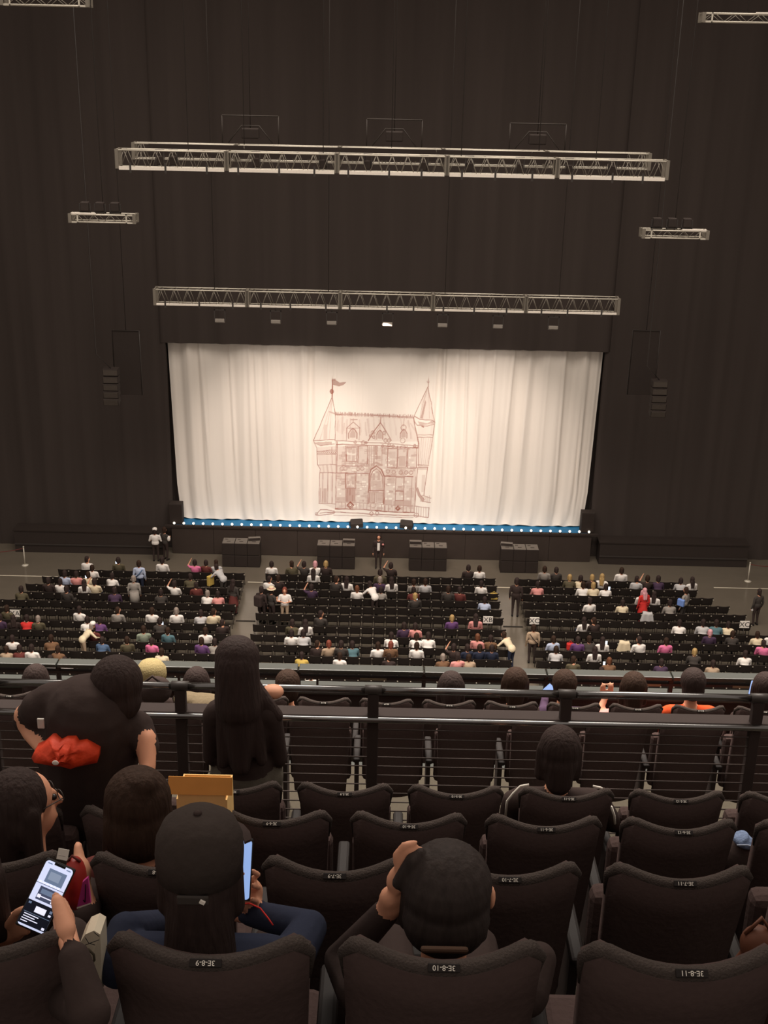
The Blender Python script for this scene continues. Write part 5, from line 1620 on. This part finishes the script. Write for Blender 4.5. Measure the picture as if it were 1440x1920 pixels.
# standing person with long hair, row 5
hw = at(446, 1240, Y=5.2)
O = Vector((at(460, 1400, Y=5.2).x, 5.22, RF[5]))
H = hw - O
pr = []
S_ = H + Vector((0.02, -0.04, -0.24))
P_ = Vector((0.0, -0.02, 0.86))
pr = head_prims(H) + [ccap(S_, H + Vector((0, -0.015, -0.08)), 0.06, 0.05, SK)] + torso_prims(S_, P_, 0.145)
pr += [ell(P_ + Vector((0, 0, -0.03)), (0.16, 0.14, 0.17), BT)]
pr += arm_prims(S_ + Vector((-0.14, 0, -0.04)), S_ + Vector((-0.165, 0.04, -0.3)), S_ + Vector((-0.12, 0.2, -0.42)))
pr += arm_prims(S_ + Vector((0.14, 0, -0.04)), S_ + Vector((0.175, 0.04, -0.3)), S_ + Vector((0.12, 0.2, -0.45)))
for s in (-1, 1):
    pr += [ccap((s * 0.09, 0, 0.84), (s * 0.1, 0.03, 0.46), 0.1, 0.065, BT), ccap((s * 0.1, 0.03, 0.46), (s * 0.1, 0, 0.09), 0.06, 0.045, BT), ccap((s * 0.1, -0.03, 0.045), (s * 0.11, 0.12, 0.04), 0.045, 0.036, SH)]
hp = [ell(H + Vector((0, -0.025, 0.035)), (0.112, 0.11, 0.11), 0), ccap(H + Vector((0, -0.05, 0)), H + Vector((0.01, -0.08, -0.2)), 0.11, 0.115, 0), ccap(H + Vector((0.01, -0.08, -0.2)), H + Vector((0.02, -0.14, -0.5)), 0.1, 0.05, 0), ccap(H + Vector((0.06, -0.04, -0.1)), H + Vector((0.19, -0.05, -0.27)), 0.05, 0.035, 0), ccap(H + Vector((-0.05, -0.07, -0.15)), H + Vector((-0.07, -0.12, -0.5)), 0.06, 0.03, 0), ccap(H + Vector((0.08, -0.07, -0.2)), H + Vector((0.12, -0.12, -0.48)), 0.05, 0.03, 0)]
p2 = fg(pr, (M_skin, BLK, mat('cloth_grey_weave', (96, 90, 80), 0.9, 0.1, scale=18, var=0.4, bump=0.4), M_ink), hp, mat('hair_long_dark', (57, 45, 42), 0.7, 0.15, scale=4, stretch=(18, 18, 0.8), var=0.4, bump=0.4), 'standing person with long dark hair at the barrier', O)
MB().ball(H + Vector((0.165, 0.03, -0.18)), (0.055, 0.05, 0.035), 7).build('bare_shoulder', M_skin, p2)

# seated person in a jacket with white piping, row 5
hw = at(1047, 1408, Y=5.02)
O = Vector((hw.x + 0.01, ROW[5][0] + 0.27, RF[5]))
H = hw - O
pr = seated(H, w=0.2, elbows=(rel(952, 1535, 5.0, O), rel(1152, 1545, 5.0, O)))
p8 = fg(pr, (M_skin, BLK, BLK, M_ink), hair_prims(H, None, 1.1, 'bob'), M_hairs['black'], 'person in black track jacket with white piping in the row at the barrier', O)
pip = MB()
pip.tube([rel(x, y, 4.87, O) for x, y in ((992, 1471), (976, 1474), (962, 1488), (951, 1502), (948, 1530))], 0.006, 5)
pip.tube([rel(x, y, 4.87, O) for x, y in ((1112, 1474), (1126, 1477), (1140, 1486))], 0.006, 5)
pip.tube([rel(x, y, 4.87, O) for x, y in ((1146, 1512), (1152, 1530), (1153, 1545))], 0.006, 5)
pip.build('white_piping', M_num, p8)

# audience in the front balcony row
ROW3 = [
    (70, 1275, 'black', 'black', 'bob', 'person with a dark bob in the balcony front row, far left'),
    (370, 1280, 'charcoal', 'black', 'bob', 'person with thick dark hair in the front balcony row, behind the long-haired person'),
    (540, 1285, 'black', 'brown', 'short', 'person with brown hair low in the front balcony row'),
    (845, 1288, 'black', 'black', 'bob', 'person with dark hair, leftmost of the six right of the barrier post'),
    (965, 1281, 'black', 'brown', 'bob', 'person with a smooth dark brown bob in the front balcony row'),
    (1057, 1285, 'dark purple', 'brown', 'short', 'person with a lit phone in the front balcony row'),
    (1186, 1289, 'salmon', 'brown', 'bob', 'person raising a hand at the front balcony rail'),
    (1297, 1282, 'orange', 'black', 'short', 'person in an orange shirt in the front balcony row'),
    (1432, 1290, 'black', 'black', 'bob', 'person with dark hair at the right edge in the front balcony row'),
]
for px, py, top, hair, style, label in ROW3:
    hw = at(px, py, Y=9.02)
    O = Vector((hw.x, ROW[3][0] + 0.27, RF[3]))
    H = hw - O
    el_, ha_ = None, None
    if 'raising' in label:
        el_, ha_ = (rel(1120, 1342, 9.0, O), (0.25, 0.1, 0.7)), (rel(1133, 1312, 9.1, O), (0.12, 0.3, 0.65))
    if 'lit phone' in label:
        el_, ha_ = (rel(1018, 1335, 9.0, O), (0.25, 0.1, 0.7)), (rel(1022, 1308, 9.2, O), (0.12, 0.3, 0.65))
    pr = seated(H, w=0.2, sleeve='short' if 'raising' in label else 'long', elbows=el_, hands=ha_)
    if 'raising' in label:
        for k in range(4):
            pr += finger([rel(1126 + 7 * k, 1300, 9.12, O), rel(1126 + 8 * k, 1288, 9.12, O), rel(1130 + 7 * k, 1280, 9.14, O)], 0.011)
        pr += finger([rel(1140, 1302, 9.12, O), rel(1150, 1296, 9.12, O)], 0.012)
    fg(pr, (M_skin, cloth(top), BLK, M_ink), hair_prims(H, None, 1.2, style), M_hairs[hair], label, O, 0.014)

c = at(1028, 1294, Y=9.15)
phone(c, Vector((0.12, 0.05, 0.1)), (CAM - c).normalized(), 0.075, 0.11, 'small phone with a blue screen in the front balcony row', plain_screen)
c = at(1412, 1290, Y=9.2)
phone(c, Vector((0.03, 0.05, 0.12)), (CAM - c).normalized(), 0.06, 0.13, 'small bright phone at the right edge of the front balcony row', plain_screen)
# khaki knit hat and dark rucksack at the front balcony row
hw = at(285, 1268, Y=9.05)
O = Vector((hw.x, ROW[3][0] + 0.27, RF[3]))
H = hw - O
pk = fg(seated(H, w=0.19), (M_skin, BLK, BLK, M_ink), hair_prims(H, None, 1.0, 'short'), M_hairs['black'], 'person in a khaki knit hat behind the bending person', O, 0.014)
MB().lathe([(0.118, -0.06), (0.13, 0.0), (0.125, 0.06), (0.09, 0.11), (0.03, 0.13)], 20, M=Matrix.Translation(H + Vector((0, -0.02, 0.03)))).build('knit_hat', mat('khaki_knit', (158, 142, 102), 0.95, 0.05, scale=60, bump=0.4), pk)
t = thing('rucksack', 'black rucksack on a seat back below the khaki hat', 'bag', at(290, 1296, Y=8.6))
link('bag_body', fuse([ell((0, 0, 0), (0.14, 0.1, 0.11), 0), ell((0.02, 0, 0.03), (0.12, 0.09, 0.1), 0)], 0.012, [BLK], 'bag_body', 2), t)
MB().tube([(-0.08, -0.06, 0.1), (0, -0.06, 0.17), (0.08, -0.06, 0.1)], 0.012, 6).build('handle', BLK, t)
t = thing('tote_bag', 'beige canvas bag lying between the barrier rails', 'bag', at(375, 1314, Y=7.9))
link('bag_body', fuse([ell((0, 0, 0), (0.2, 0.1, 0.045), 0), ell((-0.1, 0, 0.015), (0.1, 0.09, 0.045), 0)], 0.012, [mat('canvas', (120, 106, 84), 0.9, 0.1, scale=30, bump=0.4)], 'bag_body', 2), t)
MB().tube([(-0.16, -0.08, 0.02), (-0.05, -0.1, -0.05), (0.12, -0.09, -0.02)], 0.014, 6).build('strap', BLK, t)

# ------------------------------------------------------------------ things lying about in the foreground
M_card = mat('cardboard_lit', (240, 198, 132), 0.85, 0.1, scale=14)  # paler copy of the kraft, light on the panels put into its colour
M_card2 = mat('cardboard_flap', (214, 150, 80), 0.85, 0.1, scale=14)
c = at(380, 1512, Y=3.75)
t = thing('cardboard_box', 'open cardboard box with its flap up behind the black cap', 'box', (c.x, 3.75, c.z - 0.02))
MB().box((-0.09, 0.0, -0.12), (0.085, 0.006, 0.072)).build('front_panel', M_card, t)
MB().box((-0.09, 0.16, -0.12), (0.085, 0.166, 0.05)).build('back_panel', M_card, t)
MB().box((-0.096, 0.0, -0.12), (-0.09, 0.166, 0.05)).build('side_panel', M_card, t)
MB().box((0.085, 0.0, -0.12), (0.091, 0.166, 0.05)).build('side_panel', M_card, t)
MB().box((-0.09, 0.0, -0.126), (0.085, 0.166, -0.12)).build('bottom_panel', M_card, t)
MB().box((-0.125, 0, 0), (0.11, 0.006, 0.066), M=Matrix.Translation((0, -0.004, 0.072)) @ Matrix.Rotation(-0.35, 4, 'X')).build('flap', M_card2, t)

c = at(141, 1650, Y=2.66)
t = thing('red_bag', 'dark red bag behind the lit phone at the lower left', 'bag', c)
link('bag_body', fuse([ell((0, 0, 0), (0.03, 0.05, 0.07), 0), ell((-0.005, 0, -0.03), (0.035, 0.05, 0.06), 0)], 0.006, [mat('red_leather', (150, 34, 24), 0.5, 0.4)], 'bag_body', 2), t)
MB().tube([(-0.015, 0, 0.06), (0, -0.01, 0.085), (0.018, 0, 0.06)], 0.004, 5).build('handle', cloth('maroon'), t)
c = at(153, 1678, Y=2.60)
t = thing('magenta_folder', 'bright magenta folder between two seats at the lower left', 'folder', c)
MB().add([(-0.016, 0, -0.045), (0.022, 0.0, -0.028), (0.02, 0, 0.055), (0.005, 0, 0.04), (-0.016, 0.01, -0.045), (0.022, 0.01, -0.028), (0.02, 0.01, 0.055), (0.005, 0.01, 0.04)], [(0, 1, 2, 3), (7, 6, 5, 4), (0, 4, 5, 1), (1, 5, 6, 2), (2, 6, 7, 3), (3, 7, 4, 0)]).build('cover', mat('magenta', (188, 62, 136), 0.6, 0.3), t)
MB().add([(-0.016, -0.001, -0.045), (0.022, -0.001, -0.028), (0.022, -0.001, -0.024), (-0.015, -0.001, -0.039)], [(0, 1, 2, 3)]).build('paper_edge', M_num, t)
MB().tube([(0.004, -0.002, -0.015), (0.008, -0.002, -0.022), (0.012, -0.002, 0.02), (0.013, -0.002, 0.035)], 0.0015, 4).build('ink_mark', M_ink, t)
c = at(118, 1602, Y=2.955)
t = thing('paper_card', 'small white card above the seat back at the lower left', 'card', c)
MB().box((-0.016, -0.001, -0.016), (0.016, 0.001, 0.016), M=Matrix.Rotation(0.2, 4, 'Y') @ Matrix.Rotation(-0.4, 4, 'X')).build('sheet', M_num, t)
MB().box((-0.012, -0.002, -0.004), (0.008, -0.001, -0.003), M=Matrix.Rotation(0.2, 4, 'Y') @ Matrix.Rotation(-0.4, 4, 'X')).build('print', mat('pale_print', (190, 186, 186), 0.8, 0.1), t)
# patterned cloth bag hanging between seats 8 and 9
pts = [(150, 1768), (160, 1752), (176, 1745), (188, 1752), (190, 1800), (188, 1870), (176, 1858), (168, 1830), (160, 1810), (150, 1790)]
o0 = at(172, 1800, Y=2.2)
f0 = [at(x, y, Y=2.2) - o0 for x, y in pts]
t = thing('patterned_bag', 'white cloth bag with black line pattern between the nearest seats', 'bag', o0)
k = len(f0)
cen = sum((p for p in f0), Vector()) / k
MB().add(f0 + [p + Vector((0, 0.06, 0)) for p in f0] + [cen + Vector((0, -0.012, 0))], [(i, (i + 1) % k, 2 * k) for i in range(k)] + [tuple(reversed(range(k, 2 * k)))] + [((i + 1) % k, i, i + k, (i + 1) % k + k) for i in range(k)]).build('bag_body', mat('cream_cloth', (226, 214, 190), 0.85, 0.1), t)
ln = MB()
for poly in ([(153, 1775), (165, 1770), (186, 1762)], [(160, 1758), (166, 1768), (178, 1772)], [(176, 1748), (186, 1756)], [(172, 1820), (180, 1832), (187, 1840)], [(176, 1842), (187, 1836)], [(170, 1826), (182, 1850)]):
    ln.tube([at(x, y, Y=2.185) - o0 for x, y in poly], 0.0008, 4)
ln.build('line_pattern', M_ink, t)
MB().tube([at(x, y, Y=2.175) - o0 for x, y in ((152, 1781), (166, 1780), (176, 1790), (177, 1800), (168, 1812), (158, 1817))], 0.003, 6).build('strap', mat('strap_olive', (84, 76, 62), 0.8, 0.2), t)
# right edge
c = at(1394, 1576, Y=4.1)
zr = RF[6] + 0.635
dz = c.z - zr
t = thing('denim_jacket', 'folded pale denim on a dark bag between the seats at the right edge', 'jacket', (c.x, 4.1, zr))
link('jacket_body', fuse([ell((0, 0, dz), (0.05, 0.05, 0.024), 0, Matrix.Rotation(0.3, 3, 'Y')), ell((-0.012, 0, dz + 0.016), (0.034, 0.04, 0.015), 0, Matrix.Rotation(-0.5, 3, 'Y'))], 0.006, [mat('denim', (120, 136, 166), 0.9, 0.1, scale=40, var=0.4, bump=0.5)], 'jacket_body', 1), t)
MB().tube([(-0.04, -0.045, dz + 0.01), (0, -0.052, dz + 0.016), (0.04, -0.04, dz - 0.004)], 0.003, 5).build('seam', mat('denim_light', (170, 180, 200), 0.9, 0.1), t)
link('dark_bag', fuse([ell((0, 0.01, dz * 0.45), (0.075, 0.07, dz * 0.5), 0)], 0.01, [BLK], 'dark_bag', 1), t)
c = at(1424, 1752, Y=2.42)
t = thing('brown_handbag', 'rust-brown handbag on seat 11 at the right edge', 'bag', (c.x, 2.42, RF[8] + 0.47))
hz = c.z - RF[8] - 0.47
link('bag_body', fuse([ell((0, 0, hz * 0.45), (0.07, 0.06, hz * 0.46), 0), ell((0, 0, hz - 0.03), (0.045, 0.045, 0.05), 0)], 0.008, [mat('rust_leather', (96, 56, 38), 0.6, 0.3)], 'bag_body', 2), t)
MB().tube([(-0.035, 0, hz), (0, 0, hz + 0.05), (0.035, 0, hz)], 0.006, 5).build('handle', mat('rust_leather', (96, 56, 38)), t)
